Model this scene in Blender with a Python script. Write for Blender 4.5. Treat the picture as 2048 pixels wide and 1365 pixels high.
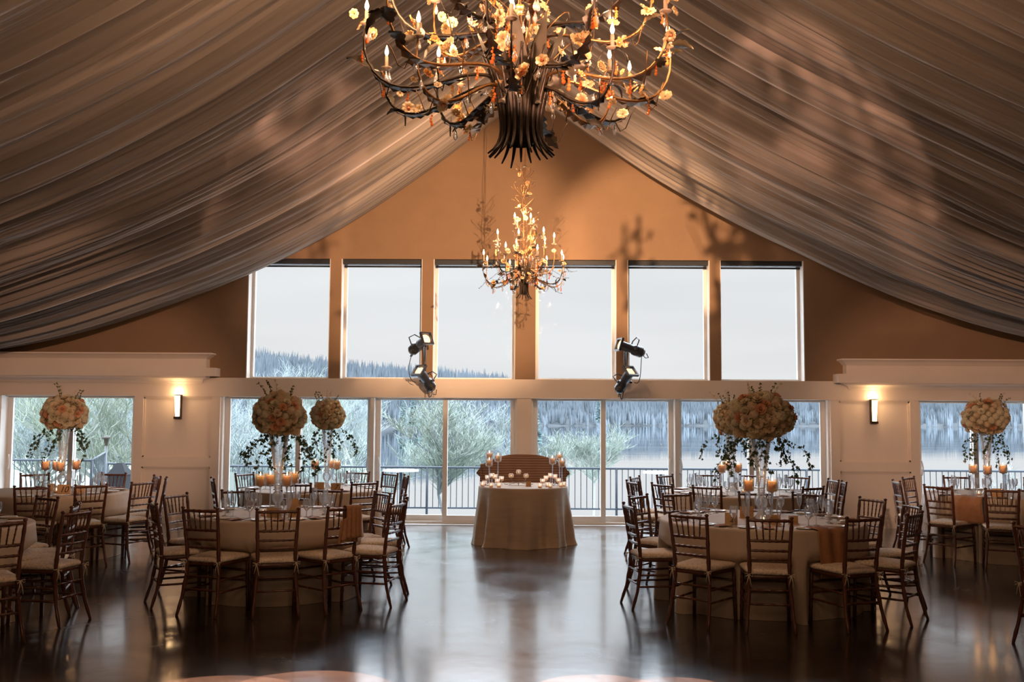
import bpy, math, random
import numpy as np
from mathutils import Vector, Matrix, Euler
R = math.radians
PI = math.pi
scene = bpy.context.scene
col = scene.collection
for o in list(bpy.data.objects): bpy.data.objects.remove(o)

# ------------------------------------------------------------------ camera
EYE = Vector((0.0, 0.0, 1.73))
FPX = 1991.0
cam_d = bpy.data.cameras.new('camera'); cam = bpy.data.objects.new('camera', cam_d); col.objects.link(cam)
cam_d.sensor_width = 36.0; cam_d.lens = FPX / 2048 * 36.0
cam_d.clip_end = 3000; cam_d.clip_start = 0.05
cam.location = EYE
CAMR = Matrix.Rotation(R(0.6), 3, 'Z') @ Matrix.Rotation(R(90 + 4.19), 3, 'X') @ Matrix.Rotation(R(0.35), 3, 'Z')
cam.rotation_euler = CAMR.to_euler()
scene.camera = cam

def at(px, py, Y):
    """point in the room at depth Y that the photograph shows at pixel px, py"""
    d = CAMR @ Vector(((px - 1024) / FPX, -(py - 682.5) / FPX, -1.0))
    return EYE + d * (Y / d.y)
def at_z(px, py, z):
    d = CAMR @ Vector(((px - 1024) / FPX, -(py - 682.5) / FPX, -1.0))
    return EYE + d * ((z - EYE.z) / d.z)

# ------------------------------------------------------------------ view, world, daylight
scene.view_settings.view_transform = 'Standard'
scene.view_settings.look = 'None'
scene.view_settings.exposure = 0.0
scene.view_settings.gamma = 1.0
scene.view_settings.use_curve_mapping = False

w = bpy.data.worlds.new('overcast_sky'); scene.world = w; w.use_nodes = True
nt = w.node_tree; nt.nodes.clear()
def N(nt, t, **kw):
    n = nt.nodes.new(t)
    for k, v in kw.items():
        if k in n.inputs: n.inputs[k].default_value = v
        else: setattr(n, k, v)
    return n
tc = N(nt, 'ShaderNodeTexCoord'); sep = N(nt, 'ShaderNodeSeparateXYZ')
nt.links.new(tc.outputs['Generated'], sep.inputs[0])
ramp = N(nt, 'ShaderNodeValToRGB')
nt.links.new(sep.outputs['Z'], ramp.inputs['Fac'])
e = ramp.color_ramp.elements
e[0].position = 0.0; e[0].color = (0.86, 0.86, 0.85, 1)
e[1].position = 0.38; e[1].color = (0.78, 0.89, 1.0, 1)
x_ = e.new(0.17); x_.color = (0.86, 0.87, 0.87, 1)
noi = N(nt, 'ShaderNodeTexNoise'); noi.inputs['Scale'].default_value = 3.0
mp = N(nt, 'ShaderNodeMapping'); mp.inputs['Scale'].default_value = (1, 1, 7)
nt.links.new(tc.outputs['Generated'], mp.inputs[0]); nt.links.new(mp.outputs[0], noi.inputs['Vector'])
mul = N(nt, 'ShaderNodeMapRange'); mul.inputs['From Min'].default_value = 0.3; mul.inputs['From Max'].default_value = 0.7
mul.inputs['To Min'].default_value = 0.94; mul.inputs['To Max'].default_value = 1.03
nt.links.new(noi.outputs['Fac'], mul.inputs['Value'])
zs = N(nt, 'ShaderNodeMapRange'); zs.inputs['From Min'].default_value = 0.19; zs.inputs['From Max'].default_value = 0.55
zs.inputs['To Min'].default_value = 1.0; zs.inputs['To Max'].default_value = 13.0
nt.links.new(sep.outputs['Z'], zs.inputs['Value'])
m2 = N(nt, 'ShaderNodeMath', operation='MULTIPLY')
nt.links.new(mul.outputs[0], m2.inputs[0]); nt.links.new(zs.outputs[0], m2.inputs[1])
bg = N(nt, 'ShaderNodeBackground'); out = N(nt, 'ShaderNodeOutputWorld')
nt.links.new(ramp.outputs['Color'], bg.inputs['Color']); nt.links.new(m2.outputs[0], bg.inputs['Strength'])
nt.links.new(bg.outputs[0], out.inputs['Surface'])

def light(kind, name, loc, power, color, aim=None, **kw):
    d = bpy.data.lights.new(name, kind); o = bpy.data.objects.new(name, d); col.objects.link(o)
    d.energy = power; d.color = color; o.location = loc
    for k, v in kw.items(): setattr(d, k, v)
    if aim is not None:
        o.rotation_euler = (Vector(aim) - Vector(loc)).to_track_quat('-Z', 'Y').to_euler()
    return o
AMBER = (1.0, 0.60, 0.335)
WY = 15.6          # front face of the lake-side wall
# stage spots hung in the roof behind and above the photographer, washing wall, chandeliers and drapes
light('SPOT', 'wall_wash_spot', (2.4, 1.4, 4.2), 8800, AMBER, aim=(-1.2, WY, 4.1), spot_size=R(20), spot_blend=0.6, shadow_soft_size=0.03)
light('SPOT', 'wall_wash_spot', (-1.7, 1.4, 4.2), 14000, AMBER, aim=(2.0, WY, 4.35), spot_size=R(13.5), spot_blend=0.6, shadow_soft_size=0.03)
light('SPOT', 'drape_spot', (-2.2, 1.2, 3.6), 3600, (1.0, 0.56, 0.38), aim=(3.8, 11.95, 4.6), spot_size=R(13.5), spot_blend=0.2, shadow_soft_size=0.09)
light('SPOT', 'drape_spot', (2.2, 1.2, 3.6), 4200, (1.0, 0.56, 0.38), aim=(-3.3, 13.2, 4.45), spot_size=R(11.5), spot_blend=0.2, shadow_soft_size=0.09)
for s_ in (-1, 1):
    light('SPOT', 'pier_fill_spot', (s_*1.2, 1.2, 3.3), 2600, (1.0, 0.60, 0.40), aim=(s_*6.6, WY, 1.75), spot_size=R(18), spot_blend=0.7, shadow_soft_size=0.05)  # added fill to brighten the piers, not one of the stage spots
# added warm fill behind the camera, lifting chair backs and cloth fronts; no lamp there
light('POINT', 'rear_fill_light', (0.0, -3.2, 4.0), 160, (1.0, 0.62, 0.36), shadow_soft_size=0.6)

for (x_, y_, hw, p_) in ((-1.85, 6.02, 6.8, 24000), (-1.30, 6.20, 6.3, 24000), (.50, 6.26, 5.3, 22000), (1.00, 6.32, 4.2, 20000)):
    light('SPOT', 'floor_pattern_spot', (x_*.75, 4.6, 5.0), p_, (1.0, .66, .46), aim=(x_, y_, 0), spot_size=R(hw*2), spot_blend=0.05, shadow_soft_size=0.01)
# ------------------------------------------------------------------ materials
MATS = {}
def mat(name, color=(0.5, 0.5, 0.5), rough=0.6, metal=0.0, spec=0.5, var=0.0, vscale=8.0, bump=0.0, bscale=20.0, stretch=None, coat=0.0, rvar=0.0):
    if name in MATS: return MATS[name]
    m = bpy.data.materials.new(name); m.use_nodes = True; nt = m.node_tree
    b = nt.nodes['Principled BSDF']
    b.inputs['Base Color'].default_value = (*color, 1); b.inputs['Roughness'].default_value = rough
    b.inputs['Metallic'].default_value = metal; b.inputs['Specular IOR Level'].default_value = spec
    b.inputs['Coat Weight'].default_value = coat
    if var or bump or rvar:
        tc = N(nt, 'ShaderNodeTexCoord'); mp = N(nt, 'ShaderNodeMapping')
        nt.links.new(tc.outputs['Object'], mp.inputs[0])
        if stretch: mp.inputs['Scale'].default_value = stretch
        if var or rvar:
            n = N(nt, 'ShaderNodeTexNoise', Scale=vscale, Detail=5.0)
            nt.links.new(mp.outputs[0], n.inputs['Vector'])
            if var:
                mr = N(nt, 'ShaderNodeMapRange'); mr.inputs['From Min'].default_value = .3; mr.inputs['From Max'].default_value = .7
                mr.inputs['To Min'].default_value = 1 - var; mr.inputs['To Max'].default_value = 1 + var
                nt.links.new(n.outputs['Fac'], mr.inputs['Value'])
                vm = N(nt, 'ShaderNodeVectorMath', operation='SCALE'); vm.inputs[0].default_value = color
                nt.links.new(mr.outputs[0], vm.inputs['Scale']); nt.links.new(vm.outputs[0], b.inputs['Base Color'])
            if rvar:
                mr = N(nt, 'ShaderNodeMapRange'); mr.inputs['From Min'].default_value = .3; mr.inputs['From Max'].default_value = .7
                mr.inputs['To Min'].default_value = rough - rvar; mr.inputs['To Max'].default_value = rough + rvar
                nt.links.new(n.outputs['Fac'], mr.inputs['Value']); nt.links.new(mr.outputs[0], b.inputs['Roughness'])
        if bump:
            n = N(nt, 'ShaderNodeTexNoise', Scale=bscale, Detail=4.0)
            nt.links.new(mp.outputs[0], n.inputs['Vector'])
            bp = N(nt, 'ShaderNodeBump', Strength=bump, Distance=0.02)
            nt.links.new(n.outputs['Fac'], bp.inputs['Height']); nt.links.new(bp.outputs[0], b.inputs['Normal'])
    MATS[name] = m; return m

def emis(name, color, strength):
    if name in MATS: return MATS[name]
    m = bpy.data.materials.new(name); m.use_nodes = True; nt = m.node_tree
    b = nt.nodes['Principled BSDF']; b.inputs['Base Color'].default_value = (0.8, 0.7, 0.5, 1)
    b.inputs['Emission Color'].default_value = (*color, 1); b.inputs['Emission Strength'].default_value = strength
    MATS[name] = m; return m

def glassy(name, tint=(0.95, 0.97, 1.0), refl=0.25, body=0.0, bodycol=(0.9, 0.9, 0.9), rough=0.03):
    """thin clear glass: see-through with a mirror sheen growing toward the rim, and a little cloudy body"""
    if name in MATS: return MATS[name]
    m = bpy.data.materials.new(name); m.use_nodes = True; nt = m.node_tree; nt.nodes.clear()
    t = N(nt, 'ShaderNodeBsdfTransparent'); t.inputs[0].default_value = (*tint, 1)
    g = N(nt, 'ShaderNodeBsdfGlossy'); g.inputs['Roughness'].default_value = rough; g.inputs[0].default_value = (1, 1, 1, 1)
    lw = N(nt, 'ShaderNodeLayerWeight', Blend=refl)
    mx = N(nt, 'ShaderNodeMixShader'); nt.links.new(lw.outputs['Fresnel'], mx.inputs[0])
    nt.links.new(t.outputs[0], mx.inputs[1]); nt.links.new(g.outputs[0], mx.inputs[2])
    o = N(nt, 'ShaderNodeOutputMaterial'); last = mx
    if body:
        d = N(nt, 'ShaderNodeBsdfTranslucent'); d.inputs[0].default_value = (*bodycol, 1)
        d2 = N(nt, 'ShaderNodeBsdfDiffuse'); d2.inputs[0].default_value = (*bodycol, 1)
        md = N(nt, 'ShaderNodeMixShader'); md.inputs[0].default_value = .5
        nt.links.new(d.outputs[0], md.inputs[1]); nt.links.new(d2.outputs[0], md.inputs[2])
        m3 = N(nt, 'ShaderNodeMixShader'); m3.inputs[0].default_value = body
        nt.links.new(mx.outputs[0], m3.inputs[1]); nt.links.new(md.outputs[0], m3.inputs[2]); last = m3
    nt.links.new(last.outputs[0], o.inputs['Surface'])
    MATS[name] = m; return m

def sheer(name, color, trans=0.4, gloss=0.0, bump=0.0, bscale=200.0, stretch=(1, 1, 1), rough=0.3):
    """cloth or petal: diffuse plus light coming through"""
    if name in MATS: return MATS[name]
    m = bpy.data.materials.new(name); m.use_nodes = True; nt = m.node_tree; nt.nodes.clear()
    d = N(nt, 'ShaderNodeBsdfDiffuse'); d.inputs[0].default_value = (*color, 1)
    t = N(nt, 'ShaderNodeBsdfTranslucent'); t.inputs[0].default_value = (*color, 1)
    mx = N(nt, 'ShaderNodeMixShader'); mx.inputs[0].default_value = trans
    nt.links.new(d.outputs[0], mx.inputs[1]); nt.links.new(t.outputs[0], mx.inputs[2]); last = mx
    if gloss:
        g = N(nt, 'ShaderNodeBsdfGlossy'); g.inputs['Roughness'].default_value = rough
        m2 = N(nt, 'ShaderNodeMixShader'); m2.inputs[0].default_value = gloss
        nt.links.new(mx.outputs[0], m2.inputs[1]); nt.links.new(g.outputs[0], m2.inputs[2]); last = m2
    if bump:
        tc = N(nt, 'ShaderNodeTexCoord'); mp = N(nt, 'ShaderNodeMapping'); mp.inputs['Scale'].default_value = stretch
        nt.links.new(tc.outputs['Object'], mp.inputs[0])
        n = N(nt, 'ShaderNodeTexNoise', Scale=bscale, Detail=3.0); nt.links.new(mp.outputs[0], n.inputs['Vector'])
        bp = N(nt, 'ShaderNodeBump', Strength=bump, Distance=0.03)
        nt.links.new(n.outputs['Fac'], bp.inputs['Height'])
        nt.links.new(bp.outputs[0], d.inputs['Normal']); nt.links.new(bp.outputs[0], t.inputs['Normal'])
    o = N(nt, 'ShaderNodeOutputMaterial'); nt.links.new(last.outputs[0], o.inputs['Surface'])
    MATS[name] = m; return m

M_TAN = mat('tan_wall_paint', (0.245, 0.148, 0.084), 0.75, var=0.04, vscale=3, bump=0.15, bscale=60)
M_WHITE = mat('cream_trim_paint', (0.68, 0.585, 0.51), 0.5, var=0.03, vscale=2)
M_FRAME = mat('white_window_frame', (0.70, 0.67, 0.63), 0.4)
M_DARKW = mat('side_wall_paint', (0.22, 0.15, 0.10), 0.8)
M_WOOD = mat('mahogany_wood', (0.080, 0.024, 0.011), 0.30, spec=0.5, var=0.35, vscale=14, stretch=(1, 1, .25), coat=0.25)
M_CUSH = mat('ivory_brocade_cushion', (0.62, 0.50, 0.38), 0.8, var=0.28, vscale=55, bump=0.4, bscale=60)
M_TIE = mat('cushion_tie_ribbon', (0.52, 0.42, 0.30), 0.7)
M_CLOTH = mat('champagne_tablecloth', (0.46, 0.36, 0.265), 0.62, var=0.05, vscale=10, bump=0.12, bscale=260, stretch=(1, 1, .3))
M_CLOTH2 = mat('sweetheart_linen', (0.47, 0.345, 0.235), 0.62, var=0.07, vscale=10, bump=0.15, bscale=200, stretch=(.4, .4, 2))
M_NAP = mat('copper_napkin_linen', (0.30, 0.135, 0.055), 0.7, var=0.1, vscale=30)
M_NAPW = mat('pale_napkin_linen', (0.62, 0.62, 0.64), 0.7)
M_KRAFT = mat('kraft_card', (0.50, 0.30, 0.14), 0.8, var=0.05, vscale=20)
M_INK = mat('black_ink', (0.01, 0.008, 0.006), 0.5)
M_PLATE = mat('white_china', (0.72, 0.72, 0.72), 0.15)
M_SILVER = mat('silver_cutlery', (0.75, 0.75, 0.75), 0.18, metal=1.0)
M_GLASS = glassy('clear_glass', refl=0.42, body=0.10, bodycol=(.9, .95, 1))
M_GLASSH = glassy('clear_glass_heavy', refl=0.45, body=0.16, bodycol=(.85, .92, 1))
M_BEADED = glassy('beaded_crystal_glass', refl=0.45, body=0.22, bodycol=(.80, .82, .84), rough=0.15)
M_PANE = glassy('window_glass', tint=(0.97, 0.98, 0.99), refl=0.08, rough=0.0)
M_WAX = mat('amber_candle_wax', (0.92, 0.52, 0.27), 0.5)
MATS['amber_candle_wax'].node_tree.nodes['Principled BSDF'].inputs['Subsurface Weight'].default_value = 0.4
MATS['amber_candle_wax'].node_tree.nodes['Principled BSDF'].inputs['Subsurface Radius'].default_value = (0.05, 0.02, 0.01)
M_FLAME = emis('candle_flame', (1.0, 0.62, 0.25), 9.0)
M_BULB = emis('candle_bulb', (1.0, 0.74, 0.44), 9.0)
M_BRONZE = mat('dark_bronze_metal', (0.030, 0.018, 0.010), 0.45, metal=0.6, var=0.4, vscale=30)
M_GILT = mat('aged_gilt_metal', (0.20, 0.10, 0.035), 0.35, metal=0.8)
M_LEAFM = mat('bronze_leaf', (0.04, 0.028, 0.015), 0.45, metal=0.4)
M_PETALW = sheer('milky_glass_petal', (0.62, 0.42, 0.21), 0.45, gloss=0.14, rough=0.15)
M_PETALA = sheer('amber_glass_petal', (0.66, 0.32, 0.09), 0.45, gloss=0.14, rough=0.15)
M_CENTRE = sheer('orange_flower_centre', (0.75, 0.16, 0.02), 0.3, gloss=0.2)
M_AMBER = glassy('amber_bead', tint=(1.0, 0.62, 0.28), refl=0.4, body=0.45, bodycol=(1.0, 0.38, 0.10))
M_CRYST = glassy('crystal_drop_glass', refl=0.5, body=0.22, bodycol=(1, .95, .9))
M_IVORY = sheer('ivory_petal', (0.60, 0.52, 0.36), 0.3)
M_CREAM = sheer('cream_petal', (0.60, 0.46, 0.30), 0.3)
M_PEACH = sheer('peach_petal', (0.56, 0.28, 0.16), 0.3)
M_IVY = sheer('dark_ivy_leaf', (0.035, 0.06, 0.022), 0.15, gloss=0.05)
M_SPRIG = sheer('sprig_green', (0.12, 0.13, 0.06), 0.2)
M_CORE = mat('flower_foam_foliage', (0.16, 0.13, 0.06), 0.9)
M_BLACK = mat('black_blind_fabric', (0.012, 0.014, 0.02), 0.6)
M_BLKM = mat('black_spotlight_metal', (0.02, 0.022, 0.026), 0.3, spec=0.6)
M_CABLE = mat('black_cable_rubber', (0.01, 0.01, 0.012), 0.5)
M_LENS = emis('lit_lens', (1.0, 0.55, 0.28), 2.2)
M_SCONCE = emis('lit_sconce_glass', (1.0, 0.66, 0.34), 4.0)
M_IRON = mat('sconce_bronze', (0.03, 0.018, 0.012), 0.4, metal=0.5)
M_RAIL = mat('painted_steel_railing', (0.020, 0.028, 0.040), 0.6)
M_DECK = mat('deck_concrete', (0.34, 0.36, 0.38), 0.8, var=0.15, vscale=3)
M_ROCK = mat('pale_river_stone', (0.50, 0.52, 0.54), 0.75, var=0.3, vscale=5)
M_TILE = mat('cream_threshold_tile', (0.46, 0.44, 0.42), 0.35)
M_TREE = mat('grey_bark', (0.20, 0.21, 0.19), 0.9)
M_DTREE = mat('dark_wet_bark', (0.10, 0.11, 0.12), 0.9)
M_BUD = sheer('spring_bud_twigs', (0.265, 0.30, 0.265), 0.35)
M_BUDY = sheer('yellow_green_twigs', (0.29, 0.32, 0.26), 0.35)
M_TWIG = sheer('pale_grey_twigs', (0.275, 0.31, 0.31), 0.3)
M_FOREST = mat('bare_spring_woodland', (0.085, 0.101, 0.116), 0.95, var=0.25, vscale=0.05)  # blue-grey distance haze is mixed into the woodland colour
M_HILL = mat('leaf_litter_hillside', (0.018, 0.022, 0.025), 0.95, var=0.25, vscale=0.03)
M_CONIF = mat('conifer_green', (0.06, 0.10, 0.10), 0.95, var=0.3, vscale=0.4)
M_SOFA = mat('striped_throw_cloth', (0.30, 0.19, 0.12), 0.8)

# ------------------------------------------------------------------ mesh building
class MB:
    def __init__(s): s.v = []; s.f = []; s.sm = []
    def add(s, vs, fs, smooth=False):
        k = len(s.v); s.v.extend([tuple(p) for p in vs]); s.f.extend([tuple(i + k for i in f) for f in fs]); s.sm.extend([smooth] * len(fs)); return s
    def box(s, x0, x1, y0, y1, z0, z1):
        return s.add([(x0,y0,z0),(x1,y0,z0),(x1,y1,z0),(x0,y1,z0),(x0,y0,z1),(x1,y0,z1),(x1,y1,z1),(x0,y1,z1)],
                     [(0,3,2,1),(4,5,6,7),(0,1,5,4),(1,2,6,5),(2,3,7,6),(3,0,4,7)])
    def tube(s, pts, r, n=8, caps=True, smooth=True):
        pts = [Vector(p) for p in pts]
        if not isinstance(r, (list, tuple)): r = [r] * len(pts)
        vs = []; fs = []; prev = None
        for i, p in enumerate(pts):
            t = (pts[min(i+1, len(pts)-1)] - pts[max(i-1, 0)])
            t = t.normalized() if t.length > 1e-9 else Vector((0,0,1))
            if prev is None:
                a = Vector((1,0,0)) if abs(t.x) < .9 else Vector((0,1,0))
                u = t.cross(a).normalized()
            else:
                u = prev - t * prev.dot(t)
                u = u.normalized() if u.length > 1e-6 else t.orthogonal().normalized()
            prev = u; w_ = t.cross(u)
            for k in range(n):
                a = 2*PI*k/n; vs.append(p + (u*math.cos(a) + w_*math.sin(a)) * r[i])
        for i in range(len(pts)-1):
            for k in range(n):
                fs.append((i*n+k, i*n+(k+1)%n, (i+1)*n+(k+1)%n, (i+1)*n+k))
        if caps:
            fs.append(tuple(range(n-1, -1, -1))); fs.append(tuple((len(pts)-1)*n+k for k in range(n)))
        return s.add(vs, fs, smooth)
    def rod(s, p0, p1, r, rings=(), n=7, bulge=1.35):
        """bamboo-turned rod: rings are fractions where a knuckle swells"""
        p0 = Vector(p0); p1 = Vector(p1); L = (p1-p0).length; ts = [(0, 1)]
        for q in rings:
            d = r*0.9/L
            ts += [(q-d, 1), (q, bulge), (q+d, 1)]
        ts.append((1, 1)); ts.sort()
        return s.tube([p0.lerp(p1, t) for t, _ in ts], [r*m for _, m in ts], n)
    def lathe(s, prof, n=20, c=(0,0,0), smooth=True, caps=False):
        vs = []; fs = []
        for (r, z) in prof:
            for k in range(n):
                a = 2*PI*k/n; vs.append((c[0]+r*math.cos(a), c[1]+r*math.sin(a), c[2]+z))
        for i in range(len(prof)-1):
            for k in range(n): fs.append((i*n+k, i*n+(k+1)%n, (i+1)*n+(k+1)%n, (i+1)*n+k))
        if caps: fs.append(tuple(range(n-1,-1,-1))); fs.append(tuple((len(prof)-1)*n+k for k in range(n)))
        return s.add(vs, fs, smooth)
    def ball(s, c, r, n=10, m=6, sc=(1,1,1)):
        prof = [(max(1e-4, r*math.sin(PI*i/m)), -r*math.cos(PI*i/m)) for i in range(m+1)]
        vs = []; fs = []
        for (q, z) in prof:
            for k in range(n): a = 2*PI*k/n; vs.append((c[0]+q*math.cos(a)*sc[0], c[1]+q*math.sin(a)*sc[1], c[2]+z*sc[2]))
        for i in range(m):
            for k in range(n): fs.append((i*n+k, i*n+(k+1)%n, (i+1)*n+(k+1)%n, (i+1)*n+k))
        return s.add(vs, fs, True)
    def grid(s, fn, nu, nv, smooth=True, closeu=False):
        vs = []; fs = []
        for j in range(nv+1):
            for i in range(nu+(0 if closeu else 1)): vs.append(fn(i/nu, j/nv))
        W = nu if closeu else nu+1
        for j in range(nv):
            for i in range(nu): fs.append((j*W+i, j*W+(i+1)%W, (j+1)*W+(i+1)%W, (j+1)*W+i))
        return s.add(vs, fs, smooth)
    def xform(s, M, k0=0):
        for i in range(k0, len(s.v)): s.v[i] = tuple(M @ Vector(s.v[i]))
        return s
    def merge(s, o, M=None):
        vs = o.v if M is None else [tuple(M @ Vector(p)) for p in o.v]
        k = len(s.v); s.v.extend(vs); s.f.extend([tuple(i+k for i in f) for f in o.f]); s.sm.extend(o.sm); return s
    def mesh(s, name, m):
        me = bpy.data.meshes.new(name); me.from_pydata(s.v, [], s.f)
        me.polygons.foreach_set('use_smooth', s.sm); me.materials.append(m); me.update(); return me
    def build(s, name, m, parent=None):
        o = bpy.data.objects.new(name, s.mesh(name, m)); col.objects.link(o)
        if parent: o.parent = parent
        return o

def tag(o, label=None, cat=None, group=None, kind=None):
    if label: o['label'] = label
    if cat: o['category'] = cat
    if group: o['group'] = group
    if kind: o['kind'] = kind
    return o
def empty(name, loc=(0,0,0), rz=0, parent=None):
    o = bpy.data.objects.new(name, None); o.empty_display_size = .1; col.objects.link(o)
    o.location = loc; o.rotation_euler = (0,0,rz)
    if parent: o.parent = parent
    return o
def struct(mb, name, m, label=None):
    o = mb.build(name, m); o['kind'] = 'structure'
    if label: o['label'] = label
    return o
def inst(src_mesh, name, parent=None, loc=(0,0,0), rot=(0,0,0), sc=1.0):
    o = bpy.data.objects.new(name, src_mesh); col.objects.link(o)
    o.location = loc; o.rotation_euler = rot; o.scale = (sc, sc, sc) if not isinstance(sc, tuple) else sc
    if parent: o.parent = parent
    return o
def copy_tree(o, parent=None):
    c = o.copy(); col.objects.link(c); c.parent = parent
    for ch in o.children: copy_tree(ch, c)
    return c

# ------------------------------------------------------------------ room shell
RX = 9.7; RY0 = -6.0; EAVE = 3.25; RIDGE = 7.25
# floor
M_FLOOR = bpy.data.materials.new('dark_stained_polished_concrete'); M_FLOOR.use_nodes = True
nt = M_FLOOR.node_tree; b = nt.nodes['Principled BSDF']
tc = N(nt, 'ShaderNodeTexCoord')
n1 = N(nt, 'ShaderNodeTexNoise', Scale=0.7, Detail=7.0, Roughness=0.65, Distortion=0.8); nt.links.new(tc.outputs['Object'], n1.inputs['Vector'])
n2 = N(nt, 'ShaderNodeTexNoise', Scale=5.0, Detail=6.0); nt.links.new(tc.outputs['Object'], n2.inputs['Vector'])
n3 = N(nt, 'ShaderNodeTexNoise', Scale=1.6, Detail=9.0, Roughness=0.7, Distortion=0.6); nt.links.new(tc.outputs['Object'], n3.inputs['Vector'])
cr = N(nt, 'ShaderNodeValToRGB'); nt.links.new(n1.outputs['Fac'], cr.inputs['Fac'])
cr.color_ramp.elements[0].position = .35; cr.color_ramp.elements[0].color = (0.013, 0.009, 0.008, 1)
cr.color_ramp.elements[1].position = .7; cr.color_ramp.elements[1].color = (0.040, 0.026, 0.020, 1)
nt.links.new(cr.outputs['Color'], b.inputs['Base Color'])
mr = N(nt, 'ShaderNodeMapRange'); mr.inputs['From Min'].default_value = .3; mr.inputs['From Max'].default_value = .7
mr.inputs['To Min'].default_value = 0.13; mr.inputs['To Max'].default_value = 0.30
nt.links.new(n3.outputs['Fac'], mr.inputs['Value']); nt.links.new(mr.outputs[0], b.inputs['Roughness'])
b.inputs['IOR'].default_value = 1.75; b.inputs['Specular Tint'].default_value = (.72, .88, 1.0, 1)
b.inputs['Coat Weight'].default_value = 0.55; b.inputs['Coat Roughness'].default_value = 0.12; b.inputs['Coat IOR'].default_value = 1.8
bp = N(nt, 'ShaderNodeBump', Strength=0.10, Distance=0.02); nt.links.new(n2.outputs['Fac'], bp.inputs['Height']); nt.links.new(bp.outputs[0], b.inputs['Normal'])
struct(MB().box(-RX, RX, RY0, WY, -0.1, 0.0), 'floor', M_FLOOR)

WD = 0.42      # wall thickness
def xz(px, py, Y=WY): p = at(px, py, Y); return p.x, p.z
zH0 = at(1045, 797, WY).z; zH1 = at(1045, 759.5, WY).z      # header beam
zW1 = at(1045, 519.5, WY).z                                  # top of the upper windows
W = [(494, 659), (681, 843.5), (866, 1030.5), (1071, 1233), (1255, 1420), (1441, 1609)]
WX = [(at(a, 650, WY).x, at(c, 650, WY).x) for a, c in W]
DX = [at(p, 900, WY).x for p in (438, 742, 1034, 1062, 1355.5, 1662.5)]
SX = (at(-8, 880, WY).x, at(267, 880, WY).x, at(1839, 880, WY).x, at(2075, 880, WY).x)

# gable wall above the header
g = MB()
def roof_z(x): return EAVE + (RIDGE - EAVE) * (1 - abs(x) / RX)
xs = [-RX, WX[0][0]]
def wallpoly(x0, x1, z0, nseg=1):
    xsx = [x0, x1] if not (x0 < 0 < x1) else [x0, 0, x1]
    for a, c in zip(xsx[:-1], xsx[1:]):
        za, zc = roof_z(a), roof_z(c)
        g.add([(a,WY,z0),(c,WY,z0),(c,WY,zc),(a,WY,za),(a,WY+WD,z0),(c,WY+WD,z0),(c,WY+WD,zc),(a,WY+WD,za)],
              [(0,1,2,3),(5,4,7,6),(0,4,5,1),(1,5,6,2),(2,6,7,3),(3,7,4,0)])
wallpoly(-RX, WX[0][0], zH1); wallpoly(WX[5][1], RX, zH1)
wallpoly(WX[0][0], WX[5][1], zW1)
for i in range(5): g.box(WX[i][1], WX[i+1][0], WY, WY+WD, zH1, zW1)
struct(g, 'wall_back', M_TAN)

# header beam, post and panelled piers below
h = MB()
h.box(-RX, RX, WY-0.012, WY+WD, zH0, zH1)
struct(h, 'trim_1', M_WHITE)
p = MB()
p.box(DX[2], DX[3], WY, WY+WD, 0, zH0)
p.box(-RX, SX[0], WY, WY+WD, 0, zH0); p.box(SX[3], RX, WY, WY+WD, 0, zH0)
struct(p, 'trim_2', M_WHITE)
def pier(x0, x1, nm):
    m = MB(); d = 0.045; f = 0.135
    zt = zH0 + 0.0
    m.box(x0, x1, WY+d, WY+WD, 0, zH0)
    z_a, z_b, z_c, z_d = 1.96, 1.02, 0.87, 0.17
    m.box(x0, x0+f, WY, WY+d, 0, zt); m.box(x1-f, x1, WY, WY+d, 0, zt)
    m.box(x0+f, x1-f, WY, WY+d, z_a, zt); m.box(x0+f, x1-f, WY, WY+d, z_c, z_b); m.box(x0+f, x1-f, WY, WY+d, 0, z_d)
    for (a, c) in ((z_b, z_a), (z_d, z_c)):      # inner bead moulding
        q = 0.024; e = 0.020
        m.box(x0+f, x0+f+q, WY+e, WY+d, a, c); m.box(x1-f-q, x1-f, WY+e, WY+d, a, c)
        m.box(x0+f, x1-f, WY+e, WY+d, a, a+q); m.box(x0+f, x1-f, WY+e, WY+d, c-q, c)
    struct(m, nm, M_WHITE)
pier(SX[1], DX[0], 'trim_3'); pier(DX[5], SX[2], 'trim_4')
bb = MB(); bb.box(SX[1], DX[0], WY-0.018, WY-0.001, 0, 0.11); struct(bb, 'baseboard_left', M_WHITE)
bb = MB(); bb.box(DX[5], SX[2], WY-0.018, WY-0.001, 0, 0.11); struct(bb, 'baseboard_right', M_WHITE)

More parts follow.
